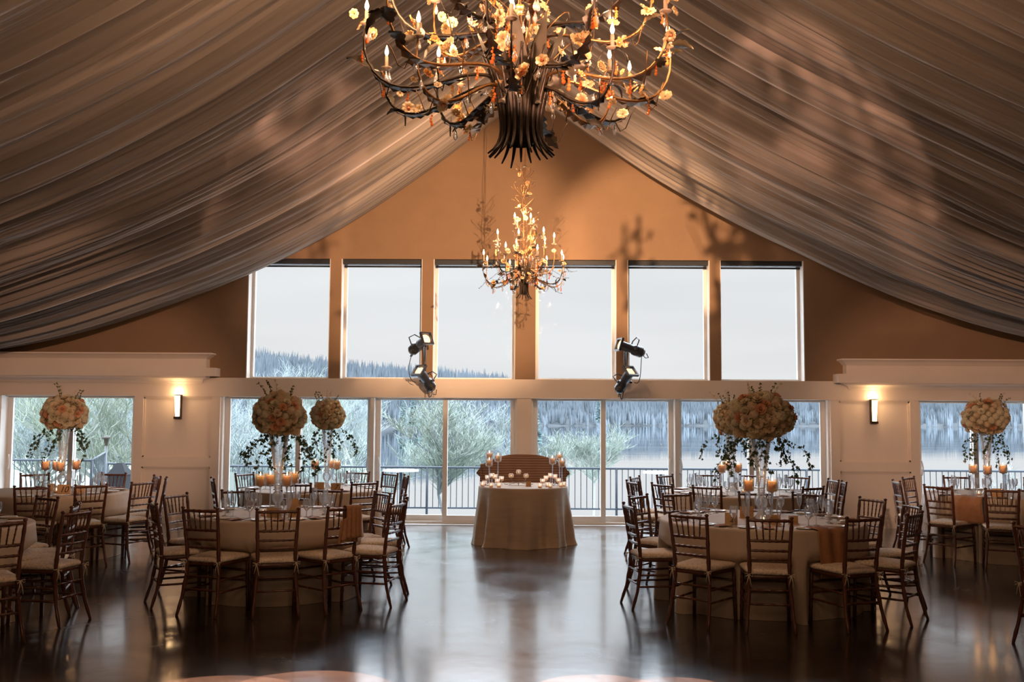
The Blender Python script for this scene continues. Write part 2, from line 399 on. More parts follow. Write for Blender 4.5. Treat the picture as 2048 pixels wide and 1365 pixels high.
# entablatures (stepped cornice shelves) left and right
def entab(sgn, px_top, px_fr, px_fa, px_cove, ys, nm):
    """profile swept along x; sgn -1 left. ys: top, mold bottom, fascia top, fascia bottom, cove bottom"""
    m = MB(); far = sgn * RX
    def seg(pxa, y0, y1, dep, dep2=None):
        x = at(pxa, (y0+y1)/2, WY-dep).x
        z1 = at(pxa, y0, WY-dep).z; z0 = at(pxa, y1, WY-(dep2 if dep2 is not None else dep)).z
        return x, z0, z1
    def run(prof, xend_of):
        # prof list of (depth,z); mitred end return toward the wall
        vs = []; fs = []; n = len(prof)
        for (d, z) in prof: vs.append((far, WY-d, z))
        for (d, z) in prof: vs.append((xend_of(d), WY-d, z))
        for (d, z) in prof: vs.append((xend_of(d), WY, z))
        for i in range(n-1):
            fs.append((i, i+1, n+i+1, n+i)); fs.append((n+i, n+i+1, 2*n+i+1, 2*n+i))
        fs.append(tuple(range(n))) 
        m.add(vs, fs)
    # top crown moulding
    x, z0, z1 = seg(px_top, ys[0], ys[1], 0.26)
    xf = at(px_fr, (ys[1]+ys[2])/2, WY-0.18).x
    prof = [(0.0, z1), (0.26, z1), (0.26, z1-0.02), (0.235, z1-0.035), (0.215, z1-0.055), (0.195, z0+0.02), (0.18, z0)]
    run(prof, lambda d: xf + (x-xf)*max(0, (d-0.18))/0.08 if d > 0 else x)
    # frieze
    zf = at(px_fr, ys[2], WY-0.18).z
    run([(0.18, z0), (0.18, zf-0.02)], lambda d: xf)
    # fascia
    xa = at(px_fa, (ys[2]+ys[3])/2, WY-0.27).x; za = at(px_fa, ys[2], WY-0.27).z; zb = at(px_fa, ys[3], WY-0.27).z
    run([(0.0, za), (0.27, za), (0.27, zb), (0.20, zb)], lambda d: xa)
    # cove
    xc = at(px_cove, ys[4], WY-0.03).x; zc = at(px_cove, ys[4], WY-0.03).z
    pr = [(0.22, zb), (0.21, zb-0.02)]
    for i in range(7):
        a = i/6*PI/2; pr.append((0.05 + 0.15*(1-math.sin(a)), zb-0.03-(zb-0.03-zc-0.02)*(1-math.cos(a))))
    pr += [(0.035, zc+0.012), (0.03, zc), (0.0, zc)]
    xo = at(px_cove + (-sgn)*8, ys[3], WY-0.2).x
    run(pr, lambda d: xc + (xo-xc)*max(0, d-0.03)/0.19)
    struct(m, nm, M_WHITE)
entab(-1, 422, 412.6, 430, 404, (706, 718, 736, 753, 768), 'trim_5')
entab(1, 1684, 1693, 1677, 1697, (717.5, 731, 748, 766, 780), 'trim_6')

# side walls, rear wall, roof
struct(MB().box(-RX-.2, -RX, RY0, WY+WD, 0, EAVE), 'wall_left', M_DARKW)
struct(MB().box(RX, RX+.2, RY0, WY+WD, 0, EAVE), 'wall_right', M_DARKW)
f = MB(); f.add([(-RX,RY0,0),(RX,RY0,0),(RX,RY0,EAVE),(0,RY0,RIDGE),(-RX,RY0,EAVE)], [(0,1,2,3,4)]); f.xform(Matrix.Identity(4)); struct(f, 'wall_front', M_DARKW)
r = MB()
for s in (-1, 1):
    r.add([(s*RX*1.03,RY0,EAVE-.12),(0,RY0,RIDGE),(0,WY+WD,RIDGE),(s*RX*1.03,WY+WD,EAVE-.12),(s*RX*1.03,RY0,EAVE+.1),(0,RY0,RIDGE+.22),(0,WY+WD,RIDGE+.22),(s*RX*1.03,WY+WD,EAVE+.1)],
          [(0,1,2,3),(4,7,6,5),(0,3,7,4),(0,4,5,1),(3,2,6,7)])
struct(r, 'ceiling', mat('dark_roof_boards', (0.10, 0.065, 0.045), 0.8))

# upper windows
fw = 0.055
for i, (a, c) in enumerate(WX):
    y0 = WY + 0.22
    m = MB(); t = 0.012
    m.box(a-.001, a+t, WY+.004, y0, zH1, zW1); m.box(c-t, c+.001, WY+.004, y0, zH1, zW1)      # reveal lining
    m.box(a, a+fw, y0, y0+.08, zH1, zW1); m.box(c-fw, c, y0, y0+.08, zH1, zW1)
    m.box(a+fw, c-fw, y0, y0+.08, zH1, zH1+.03); m.box(a+fw, c-fw, y0, y0+.08, zW1-.03, zW1)
    o = struct(m, 'window_%d' % (i+1), M_FRAME)
    gl = MB().box(a+fw, c-fw, y0+.035, y0+.041, zH1+.03, zW1-.03).build('pane', M_PANE, o)
    bl = MB(); bl.box(a+.015, c-.015, WY+.05, WY+.17, zW1-.075, zW1-.004)
    bl.tube([(a+.02, WY+.15, zW1-.10), (c-.02, WY+.15, zW1-.10)], .016, 8)
    tag(bl.build('roller_blind', M_BLACK), 'black rolled-up blind at the top of the %s upper window' % ('leftmost', 'second from left', 'third from left', 'third from right', 'second from right', 'rightmost')[i], 'blind', 'rolled blinds over the upper windows')

# lower sliding doors
def slider(nm, x0, x1, flip, handle_side, z0=0.04):
    """two glass leaves in a frame"""
    y0 = WY + 0.20; xm = (x0+x1)/2; s = 0.075; root = empty(nm, (0,0,0)); root['kind'] = 'structure'
    m = MB(); m.box(x0, x0+.03, WY+.06, y0+.16, 0, zH0); m.box(x1-.03, x1, WY+.06, y0+.16, 0, zH0); m.box(x0, x1, y0-.03, y0+.16, 0, z0); m.box(x0+.03, x1-.03, y0-.02, y0+.16, zH0-.015, zH0)
    m.build('door_frame', M_FRAME, root)
    for k, (a, c, dy) in enumerate(((x0+.03, xm+s/2, .08 if flip else .0), (xm-s/2, x1-.03, 0.0 if flip else .08))):
        q = MB(); yy = y0+dy
        q.box(a, a+s, yy, yy+.045, z0, zH0-.015); q.box(c-s, c, yy, yy+.045, z0, zH0-.015)
        q.box(a+s, c-s, yy, yy+.045, z0, z0+.09); q.box(a+s, c-s, yy, yy+.045, zH0-.035, zH0-.015)
        lf = q.build('door_leaf', M_FRAME, root)
        MB().box(a+s, c-s, yy+.02, yy+.026, z0+.09, zH0-.035).build('pane', M_PANE, lf)
        if (handle_side == 'R' and k == 1) or (handle_side == 'L' and k == 0):
            hx = c-s*.5 if handle_side == 'R' else a+s*.5
            sg = -1 if handle_side == 'R' else 1
            hh = MB(); hh.tube([(hx+sg*.0, yy, .80), (hx+sg*.02, yy-.05, .81), (hx+sg*.035, yy-.06, .92), (hx+sg*.02, yy-.05, 1.03), (hx, yy, 1.04)], .011, 8)
            hh.build('door_handle', M_FRAME, root)
    return root
slider('door_1', DX[0], DX[1], False, 'R'); slider('door_2', DX[1], DX[2], True, 'L')
slider('door_3', DX[3], DX[4], False, 'R'); slider('door_4', DX[4], DX[5], True, 'L')
slider('door_5', SX[0], SX[1], True, 'L'); slider('door_6', SX[2], SX[3]+.1, False, 'L')
t = MB()
for (a, c) in ((DX[0], DX[2]), (DX[3], DX[5]), (SX[0], SX[1]), (SX[2], SX[3])):
    n = max(1, round((c-a)/.45)); q = (c-a)/n
    for i in range(n): t.box(a+i*q+.003, a+(i+1)*q-.003, WY+.0, WY+.165, -.02, 0.006)
struct(t, 'trim_7', M_TILE)
struct(MB().box(-RX, RX, WY, WY+WD+.3, -.3, 0.0), 'trim_8', M_DECK)

# ------------------------------------------------------------------ ceiling drapes
rng = random.Random(5)
def spline(xs, ys):
    xs = np.array(xs); ys = np.array(ys)
    d = np.gradient(ys, xs)
    def f(x):
        x = np.clip(x, xs[0], xs[-1]); i = np.clip(np.searchsorted(xs, x) - 1, 0, len(xs)-2)
        hh = xs[i+1]-xs[i]; t = (x-xs[i])/hh
        return ((2*t**3-3*t**2+1)*ys[i] + (t**3-2*t**2+t)*hh*d[i] + (-2*t**3+3*t**2)*ys[i+1] + (t**3-t**2)*hh*d[i+1])
    return f
profL = spline([0, .6, 1.29, 1.93, 2.71, 3.91, 4.55, 5.51, 6.84, 8.18, 9.55], [6.72, 6.23, 5.69, 5.23, 4.71, 4.06, 3.77, 3.40, 2.96, 2.68, 2.62])
profR = spline([0, .6, .99, 1.98, 2.9, 4.37, 5.3, 6.29, 7.82, 9.0, 9.55], [6.76, 6.40, 6.13, 5.47, 4.95, 4.22, 3.78, 3.40, 2.99, 2.78, 2.74])
def folds(seed, y0, y1, wmin, wmax):
    rr = random.Random(seed); ys = np.arange(y0, y1, 0.011); out = np.zeros_like(ys); y = y0
    while y < y1:
        w_ = wmin + (wmax-wmin) * rr.random()**2.2; hgt = w_ * rr.uniform(.30, .62); sk = rr.uniform(-.3, .3)
        m = (ys >= y) & (ys < y+w_); t = (ys[m]-y)/w_
        t2 = np.clip(t + sk*t*(1-t), 0, 1)
        out[m] = hgt * np.sin(PI*t2)**0.75
        y += w_
    return ys, out
def drape(side, prof, seed, name, label):
    ys, f1 = folds(seed, -4.6, WY-.10, .035, .24)
    _, f2 = folds(seed+7, -4.6, WY-.10, .14, .55)
    _, f3 = folds(seed+13, -4.6, WY-.10, .014, .05)
    _, f4 = folds(seed+19, -4.6, WY-.10, .03, .12)
    n = len(ys); NX = 40; X = 9.55 * (np.arange(NX+1)/NX)
    Z = prof(X); dX = np.gradient(X); dZ = np.gradient(Z); L = np.sqrt(dX**2+dZ**2); nx = -dZ/L; nz = dX/L  # upward normal for +X side
    V = np.zeros((NX+1, n, 3)); G = np.zeros((NX+1, n))
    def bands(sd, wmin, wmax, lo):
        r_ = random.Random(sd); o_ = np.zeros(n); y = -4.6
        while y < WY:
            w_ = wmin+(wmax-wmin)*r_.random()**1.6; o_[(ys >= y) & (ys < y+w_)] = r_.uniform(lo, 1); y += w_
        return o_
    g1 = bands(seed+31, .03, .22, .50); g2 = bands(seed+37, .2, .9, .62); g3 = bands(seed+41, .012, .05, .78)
    for i in range(NX+1):
        u = X[i]/9.55
        a = .5 - .5*math.cos(PI*min(1, u*1.3))
        drift = 0.10*math.sin(u*5+seed)*u + .05*math.sin(ys[0]+u*3)
        yy = ys + drift*np.sin(ys*.9+seed)*.9 + .05*u*np.sin(ys*2.7+seed)
        shift = int(round(14*math.sin(u*2.6+seed)))
        fa = f1*(1-a) + np.roll(f4, shift)*a + .35*np.roll(f1, shift//2)*a
        h_ = 1.15*fa + .75*f2*(0.55+.45*u) + .5*f3
        h_ = h_*(0.55+0.45*math.sin(PI*min(1, .25+u*.75)))
        edge = np.clip((WY-.10-ys)/.5, 0, 1); h_ = h_*(.35+.65*edge)
        px = X[i] + nx[i]*(-h_)*1.0; pz = Z[i] - h_*nz[i]*1.0 + .06
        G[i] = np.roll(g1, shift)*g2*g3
        V[i, :, 0] = side*np.maximum(px, 0.0 if i == 0 else -9); V[i, :, 1] = np.minimum(yy, WY-.05); V[i, :, 2] = pz
    # hem: the last edge turns up a band toward the roof
    verts = V.reshape(-1, 3).tolist(); faces = []
    for i in range(NX):
        for j in range(n-1):
            q = (i*n+j, i*n+j+1, (i+1)*n+j+1, (i+1)*n+j); faces.append(q if side < 0 else q[::-1])
    k0 = len(verts)
    for i in range(NX+1):
        x_e, y_e, z_e = V[i, -1]; verts.append([x_e, y_e+.005, z_e+.02]); verts.append([x_e, y_e-.0, z_e+.30])
    for i in range(NX):
        faces.append((k0+2*i, k0+2*i+1, k0+2*i+3, k0+2*i+2)); faces.append((i*n+n-1, k0+2*i, k0+2*i+2, (i+1)*n+n-1))
    me = bpy.data.meshes.new(name); me.from_pydata(verts, [], faces)
    me.polygons.foreach_set('use_smooth', [True]*len(faces)); me.materials.append(M_DRAPE); me.update()
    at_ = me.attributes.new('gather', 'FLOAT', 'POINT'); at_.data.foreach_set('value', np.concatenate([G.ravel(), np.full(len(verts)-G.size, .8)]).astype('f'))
    o = bpy.data.objects.new(name, me); col.objects.link(o); tag(o, label, 'drape')
M_DRAPE = sheer('sheer_taupe_ceiling_cloth', (0.66, 0.56, 0.49), 0.15)
nt = M_DRAPE.node_tree       # how tightly the sheer cloth is gathered sets how dense it reads
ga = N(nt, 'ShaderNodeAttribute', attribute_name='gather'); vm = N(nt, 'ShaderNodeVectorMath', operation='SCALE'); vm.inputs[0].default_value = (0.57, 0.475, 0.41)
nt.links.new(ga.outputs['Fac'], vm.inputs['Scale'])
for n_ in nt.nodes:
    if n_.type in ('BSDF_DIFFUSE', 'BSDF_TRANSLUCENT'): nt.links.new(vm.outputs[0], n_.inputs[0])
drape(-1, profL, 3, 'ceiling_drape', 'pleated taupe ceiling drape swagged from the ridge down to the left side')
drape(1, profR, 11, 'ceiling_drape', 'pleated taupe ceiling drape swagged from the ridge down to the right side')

# ------------------------------------------------------------------ chiavari chair
def chair_meshes():
    P = {}
    rr = 0.0145
    def rear(s):
        m = MB()
        pts = [(s*.190,-.285,0), (s*.176,-.235,.16), (s*.160,-.205,.34), (s*.155,-.20,.46), (s*.158,-.215,.60), (s*.166,-.240,.76), (s*.172,-.262,.895)]
        rad = [.0125, .014, .0165, .0165, .0155, .0145, .0135]
        fine = []; fr = []
        for i in range(len(pts)-1):
            for k in range(4):
                t = k/4; fine.append(Vector(pts[i]).lerp(Vector(pts[i+1]), t)); b_ = 1.22 if (i*4+k) % 4 == 2 else 1.0
                fr.append((rad[i]*(1-t)+rad[i+1]*t)*b_)
        fine.append(Vector(pts[-1])); fr.append(rad[-1])
        top = Vector(pts[-1])
        for dz, q in ((.004,.011),(.008,.010),(.012,.017),(.020,.019),(.028,.013),(.031,.003)):
            fine.append(top+Vector((0,-.001,dz))); fr.append(q)
        m.tube(fine, fr, 8); return m
    def front(s):
        m = MB(); m.rod((s*.195,.195,0), (s*.185,.185,.43), .0155, (.3,.55,.8), 8, 1.25); return m
    P['rearL'] = rear(-1).mesh('leg', M_WOOD); P['rearR'] = rear(1).mesh('leg', M_WOOD)
    P['frontL'] = front(-1).mesh('leg', M_WOOD); P['frontR'] = front(1).mesh('leg', M_WOOD)
    # seat frame
    def seatfn(b0, b1, z0, z1, rnd, inset=0.0, dome=0.0):
        m = MB(); n = 8; out = []
        corners = [(-.165+inset,-.205+inset), (.165-inset,-.205+inset), (.205-inset,.205-inset), (-.205+inset,.205-inset)]
        loop = []
        for ci, (cx, cy) in enumerate(corners):
            px_, py_ = corners[ci-1]; nx_, ny_ = corners[(ci+1) % 4]
            a = Vector((px_-cx, py_-cy)).normalized()*rnd; c = Vector((nx_-cx, ny_-cy)).normalized()*rnd
            p0 = Vector((cx,cy))+a; p2 = Vector((cx,cy))+c; p1 = Vector((cx,cy))
            for k in range(5):
                t = k/4; loop.append(p0*(1-t)**2+p1*2*t*(1-t)+p2*t*t)
        return loop
    def slab(loop, levels):
        m = MB(); n = len(loop); vs = []; fs = []
        for (sc, z) in levels:
            for p in loop: vs.append((p.x*sc, p.y*sc, z))
        for i in range(len(levels)-1):
            for k in range(n): fs.append((i*n+k, i*n+(k+1)%n, (i+1)*n+(k+1)%n, (i+1)*n+k))
        fs.append(tuple(range(n-1,-1,-1))); fs.append(tuple((len(levels)-1)*n+k for k in range(n)))
        return m.add(vs, fs, True)
    lp = seatfn(0,0,0,0,.05)
    P['seat'] = slab(lp, [(.97,.418),(1.0,.424),(1.0,.442),(.98,.448)]).mesh('seat', M_WOOD)
    P['cushion'] = slab(lp, [(.95,.448),(1.03,.456),(1.045,.470),(1.02,.484),(.90,.493),(.6,.499),(.2,.501)]).mesh('cushion', M_CUSH)
    def lerpx(z):   # half width and y of the back posts at height z
        zz = [.46,.60,.76,.895]; xx = [.155,.158,.166,.172]; yy = [-.20,-.215,-.240,-.262]
        for i in range(3):
            if z <= zz[i+1]: t = (z-zz[i])/(zz[i+1]-zz[i]); return xx[i]+(xx[i+1]-xx[i])*t, yy[i]+(yy[i+1]-yy[i])*t
        return xx[-1], yy[-1]
    rails = []
    for z, q in ((.888,.0125),(.725,.0115),(.645,.0105),(.575,.0105)):
        x, y = lerpx(z); m = MB()
        ts = []; pts = []; rad = []
        N_ = 18
        for k in range(N_+1):
            t = k/N_; pts.append((-x+2*x*t, y-.012*math.sin(PI*t), z)); rad.append(q*(1.3 if k in (3,6,9,12,15) else 1.0))
        m.tube(pts, rad, 7); rails.append(m.mesh('back_rail', M_WOOD))
    P['rails'] = rails
    sp = []
    for k in range(5):
        t = (k+1)/6; x0, y0 = lerpx(.725); x1, y1 = lerpx(.888)
        p0 = (-x0*.86+2*x0*.86*t, y0-.012*math.sin(PI*t), .725); p1 = (-x1+2*x1*t, y1-.012*math.sin(PI*t), .888)
        m = MB(); m.rod(p0, p1, .0062, (.25,.5,.75), 6, 1.5); sp.append(m.mesh('spindle', M_WOOD))
    P['spindles'] = sp
    st = []
    def S(a, c): m = MB(); m.rod(a, c, .0095, (.2,.5,.8), 6, 1.3); st.append(m.mesh('stretcher', M_WOOD))
    for s in (-1,1):
        S((s*.165,-.215,.30),(s*.188,.188,.30)); S((s*.172,-.23,.20),(s*.190,.190,.20))
    S((-.188,.187,.34),(.188,.187,.34)); S((-.190,.189,.25),(.190,.189,.25)); S((-.164,-.213,.33),(.164,-.213,.33)); S((-.17,-.225,.22),(.17,-.225,.22))
    P['stretchers'] = st
    for s in (-1, 1):
        tie = MB(); x, y, z = s*.165, -.212, .455
        tie.tube([(x-.02,y+.01,z),(x,y-.018,z),(x+.02,y+.01,z)], .004, 5)
        tie.tube([(x,y-.02,z),(x+.03,y-.03,z+.012),(x+.028,y-.032,z-.015),(x,y-.02,z)], .0035, 4)
        tie.tube([(x,y-.02,z),(x-.03,y-.03,z+.010),(x-.026,y-.032,z-.018),(x,y-.02,z)], .0035, 4)
        tie.tube([(x,y-.02,z),(x+.012,y-.03,z-.05),(x+.02,y-.028,z-.10)], .0035, 4)
        tie.tube([(x,y-.02,z),(x-.008,y-.03,z-.04),(x-.02,y-.026,z-.085)], .0035, 4)
        P['tie%d' % s] = tie.mesh('cushion_tie', M_TIE)
    return P
CP = chair_meshes()
def make_chair():
    r = empty('banquet_chair')
    for k in ('rearL','rearR','frontL','frontR'): inst(CP[k], 'leg', r)
    inst(CP['seat'], 'seat', r); inst(CP['cushion'], 'cushion', r)
    inst(CP['tie-1'], 'cushion_tie', r); inst(CP['tie1'], 'cushion_tie', r)
    for m in CP['rails']: inst(m, 'back_rail', r)
    for m in CP['spindles']: inst(m, 'spindle', r)
    for m in CP['stretchers']: inst(m, 'stretcher', r)
    return r
TAB = {   # x, y, radius, name, top z
 'A': (2.23, 9.38, .93, 'right foreground table'),
 'B': (2.75, 12.70, .93, 'right rear table'),
 'C': (5.98, 12.65, .86, 'far right table'),
 'D': (-2.34, 9.62, .80, 'left foreground table'),
 'E': (-2.68, 12.80, .88, 'left rear table'),
 'F': (-5.68, 12.05, .90, 'far left table'),
 'G': (-5.08, 8.45, .88, 'left edge table'),
 'H': (5.75, 8.3, .90, 'right edge table'),
}
CH = [
 ('A',1539,1033,'front centre, back to the camera'),('A',1376,1026,'front left, back to the camera'),('A',1728,1032,'front right, back to the camera'),
 ('A',1744,995,'rear right, seen from its front'),('A',1823,1007,'right side, behind the edge-on one'),('A',1829,1024,'right side, seen edge-on'),
 ('A',1264,1007,'left side, nearer one'),('A',1277,989,'left side, farther one'),('A',1370,987,'rear left, just behind the tabletop'),
 ('A',1511,983,'rear centre, behind the candles'),('A',1618,985,'rear right of centre, behind the goblets'),
 ('B',1270,952,'far left corner, facing right'),('B',1265,961,'left end, seen edge-on'),('B',1335,949,'rear left by the door post'),('B',1324,966,'front left, turned sideways'),
 ('B',1416,947,'rear centre left'),('B',1418,970,'front centre, back to the camera'),('B',1500,950,'rear centre, behind the vase'),('B',1595,951,'rear right'),
 ('B',1612,971,'front right, back to the camera'),('B',1658,958,'right end against the door jamb'),('B',1678,962,'right end against the panelled pier'),
 ('C',1793,960,'left end, turned sideways'),('C',1836,954,'rear left beside the pier'),('C',1876,970,'front left, back to the camera'),('C',2004,977,'front centre, back to the camera'),
 ('C',1940,955,'rear centre, seen through the railing light'),('C',2052,958,'rear right at the photo edge'),
 ('D',556,1012,'front centre, back to the camera'),('D',401,1014,'front left, back to the camera'),('D',332,1002,'left side, nearer one'),('D',360,987,'left side, farther one'),
 ('D',677,1009,'front right, with a cloth over its back'),('D',796,1003,'right side, nearest to the dance floor'),('D',812,991,'right side, half hidden by the nearest one'),
 ('D',758,984,'right side, farthest back'),('D',482,979,'rear left, behind the goblets'),('D',636,980,'rear centre right'),
 ('E',505,946,'rear left corner'),('E',498,954,'left end, turned sideways'),('E',586,944,'rear centre left'),('E',700,944,'rear centre right'),('E',704,960,'front right, back to the camera'),
 ('E',600,962,'front centre, back to the camera'),('E',780,945,'right end, farther one'),('E',792,950,'right end, nearer one'),
 ('F',64,971,'front left, back to the camera'),('F',178,967,'front right, back to the camera'),('F',80,949,'rear left'),('F',206,947,'rear right'),
 ('F',285,962,'right side, nearer one'),('F',304,951,'right side, farther one against the pier'),('F',332,955,'far right, edge-on against the pier'),
 ('G',154,1019,'right side, large and edge-on'),('G',149,1009,'right side, just behind the large one'),('G',97,1003,'rear right'),('G',2,1040,'front, cut by the photo edge'),
 ('G',-8,1000,'rear, only a post in view'),
 ('H',2066,1048,'left side, only its post in view'),
]
FACE = {  # facing overrides in degrees from +X
 ('E',505): None,
}
first = make_chair(); used = False
CHAIRS = []; INDENT = {}
for (tk, px, py, ph) in CH:
    T = TAB[tk]; p = at_z(px, py, 0.925)
    v = Vector((T[0]-p.x, T[1]-p.y)); ang = math.atan2(v.y, v.x)
    jit = random.Random(px*7+int(py)).uniform(-.10, .10); ang += jit
    # keep the cushions clear of nothing but the cloth: seats slide under the table overhang
    if v.length < T[2]+.34:
        q = Vector((T[0], T[1])) - v.normalized()*(T[2]+.34); p.x, p.y = q.x, q.y
    d = Vector((math.cos(ang), math.sin(ang)))
    loc = Vector((p.x, p.y)) + d*0.26
    c = first if not used else copy_tree(first)
    used = True
    c.location = (loc.x, loc.y, 0); c.rotation_euler = (0, 0, ang - PI/2)
    INDENT.setdefault(tk, []).append((math.atan2(loc.y-T[1], loc.x-T[0]), (loc-Vector((T[0], T[1]))).length-.235))
    tag(c, 'brown banquet chair at the %s, %s' % (T[3], ph), 'chair', 'banquet chairs around the ' + T[3])
    CHAIRS.append((tk, loc, ang, ph, c))

# ------------------------------------------------------------------ round tables with cloths
TZ = 0.765
def cloth_mesh(r, seed, nf=17, flare=.05, amp=.030, z_top=TZ, seats=()):
    rr = random.Random(seed); ph = [rr.uniform(0, 2*PI) for _ in range(5)]
    def wave(a):
        s = math.sin(nf*a+ph[0]+.8*math.sin(3*a+ph[1])); s2 = math.sin((nf*2+3)*a+ph[2]); s3 = math.sin(5*a+ph[3])
        return (abs(s)**.8*(1 if s > 0 else -1)) * (.75+.35*s3) + .25*s2
    m = MB(); NA = 260
    levels = [(0.0, 0, 0), (.5, 0, 0), (.9, 0, 0), (.985, 0, .0), (1.0, 0, -.006), (1.004, 0, -.02)]
    rows = []
    for (q, _, dz) in levels: rows.append(('t', q, z_top+dz))
    K = 14
    for i in range(1, K+1): rows.append(('s', i/K, None))
    def fn(u, v):
        a = 2*PI*u; j = round(v*(len(rows)-1)); k = rows[j]
        if k[0] == 't': q = max(1e-4, k[1]*r); return (q*math.cos(a), q*math.sin(a), k[2])
        t = k[1]; z = (z_top-.02)*(1-t)
        hem = max(0, t-.9)/.1
        q = r*1.004 + flare*t + amp*wave(a)*min(1, t*1.6)*(.5+.5*t) + hem*(.018+.022*math.sin(9*a+ph[4]))
        for (sa, sr) in seats:       # the seats push the skirt in
            da = abs((a-sa+PI) % (2*PI)-PI)*r
            if da < .34:
                f_ = (.5+.5*math.cos(PI*max(0, da-.19)/.15))*min(1, max(0, (t-.12)/.25)); lim = sr + (1-f_)*.30
                q = min(q, max(lim, r*.55))
        z = z + .002
        return (q*math.cos(a), q*math.sin(a), z)
    return m.grid(fn, NA, len(rows)-1, True, True)
TABLES = {}
for k, (x, y, r, nm) in TAB.items():
    root = empty('round_table', (x, y, 0)); tag(root, 'round banquet table hidden under its cloth, the ' + nm, 'table')
    tm = MB(); tm.lathe([(.001, TZ-.03), (r-.01, TZ-.03), (r-.01, TZ-.006), (.001, TZ-.006)], 48); tm.build('tabletop', M_WOOD, root)
    for s in range(4):
        a = PI/4+s*PI/2; MB().tube([(.5*r*math.cos(a), .5*r*math.sin(a), 0), (.5*r*math.cos(a), .5*r*math.sin(a), TZ-.03)], .016, 8).build('leg', M_BLKM, root)
    c = cloth_mesh(r, ord(k), 15 if k in 'AG' else 13, seats=INDENT.get(k, ())).build('tablecloth', M_CLOTH); c.location = (x, y, 0)
    tag(c, 'floor-length champagne tablecloth on the ' + nm, 'tablecloth', 'round champagne tablecloths')
    TABLES[k] = c

# ------------------------------------------------------------------ table ware
def ptransf(mb, M): return mb.xform(M)
flute_m = MB().lathe([(.031,0),(.030,.003),(.006,.008),(.0038,.02),(.0036,.075),(.008,.088),(.020,.115),(.0255,.15),(.0255,.18),(.0235,.215)], 14).mesh('champagne_flute', M_GLASS)
goblet_m = MB().lathe([(.034,0),(.033,.003),(.008,.009),(.005,.02),(.005,.055),(.012,.065),(.030,.085),(.037,.115),(.036,.145),(.032,.168)], 14).mesh('water_goblet', M_GLASS)
plate_m = MB().lathe([(.001,.004),(.055,.004),(.066,.010),(.085,.014),(.086,.012),(.060,.001),(.001,.001)], 24).mesh('bread_plate', M_PLATE)
kn = MB(); kn.box(-.006,.006,-.10,.0,0.001,.005); kn.box(-.009,.007,0,.11,0.002,.004); knife_m = kn.mesh('table_knife', M_SILVER)
fk = MB(); fk.box(-.005,.005,-.10,.04,.001,.004); fk.box(-.011,.011,.04,.055,.001,.004)
for q in (-.009,-.003,.003,.009): fk.box(q-.0017,q+.0017,.055,.10,.001,.0035)
fork_m = fk.mesh('dinner_fork', M_SILVER)
nm_ = MB()
nm_.grid(lambda u, v: (-.05+.10*u, -.085+.17*v, .006+.004*math.sin(u*9)+.004*math.sin(v*5+1)), 8, 8)
nm_.grid(lambda u, v: (-.045+.09*u, -.08+.15*v, .012+.005*math.sin(u*7+1)), 8, 8)
napkin_m = nm_.mesh('folded_napkin', M_NAP)
settings = [c for c in CHAIRS if c[0] != 'H']
for i, (tk, loc, ang, ph, co) in enumerate(settings):
    T = TAB[tk]; a = math.atan2(loc.y-T[1], loc.x-T[0]); r = T[2]; rr = random.Random(i)
    def put(me, nm, rad, off, rot, label, cat, grp):
        aa = a + off/rad; x = T[0]+rad*math.cos(aa); y = T[1]+rad*math.sin(aa)
        o = inst(me, nm, None, (x, y, TZ), (0, 0, rot)); tag(o, label + ', %s, chair %s' % (T[3], ph.replace(', back to the camera','').replace(', seen from its front','').replace(', half hidden by the nearest one',', half hidden')), cat, grp + ' on the ' + T[3]); return o
    rot = a+PI/2
    put(plate_m, 'bread_plate', r-.15, -.15, 0, 'white plate', 'plate', 'bread plates')
    put(napkin_m, 'folded_napkin', r-.14, .02, rot+rr.uniform(-.2,.2), 'folded copper napkin', 'napkin', 'napkins')
    put(knife_m, 'table_knife', r-.15, .12, rot, 'silver knife', 'knife', 'knives')
    put(fork_m, 'dinner_fork', r-.15, -.055, rot, 'silver fork', 'fork', 'forks')
    put(flute_m, 'champagne_flute', r-.33, .12+rr.uniform(-.02,.02), 0, 'clear champagne flute', 'champagne glass', 'champagne flutes')
    put(goblet_m, 'water_goblet', r-.30, .03+rr.uniform(-.02,.02), 0, 'clear water goblet', 'water glass', 'water goblets')

# centrepiece pieces -------------------------------------------------
def pillar_holder(h, w=.048, label='', group=''):
    r = empty('candle_holder')
    m = MB(); m.lathe([(.045,0),(.044,.004),(.012,.012),(.007,.03),(.006,h*.5),(.010,h*.52),(.006,h*.56),(.007,h-.02),(.018,h-.006),(w-.004,h),(w,h+.006)], 16); m.build('glass_stem', M_GLASSH, r)
    c = MB(); c.lathe([(.001,h+.002),(w,h+.003),(w+.002,h+.05),(w+.001,h+.11)], 18); c.build('glass_cup', M_GLASS, r)
    return r
def candle(h=.085, w=.036, lit=True):
    r = empty('pillar_candle')
    m = MB(); m.lathe([(.001,0),(w,0),(w,h-.004),(w-.003,h),(w*.6,h-.006),(.001,h-.008)], 18); m.build('wax_body', M_WAX, r)
    MB().tube([(0,0,h-.008),(0.001,0,h+.008)], .0014, 5).build('wick', M_INK, r)
    if lit:
        f_ = MB(); f_.lathe([(.0005,h+.004),(.005,h+.010),(.0065,h+.017),(.004,h+.028),(.0005,h+.040)], 8); f_.build('flame', M_FLAME, r)
    return r
H_P = {}
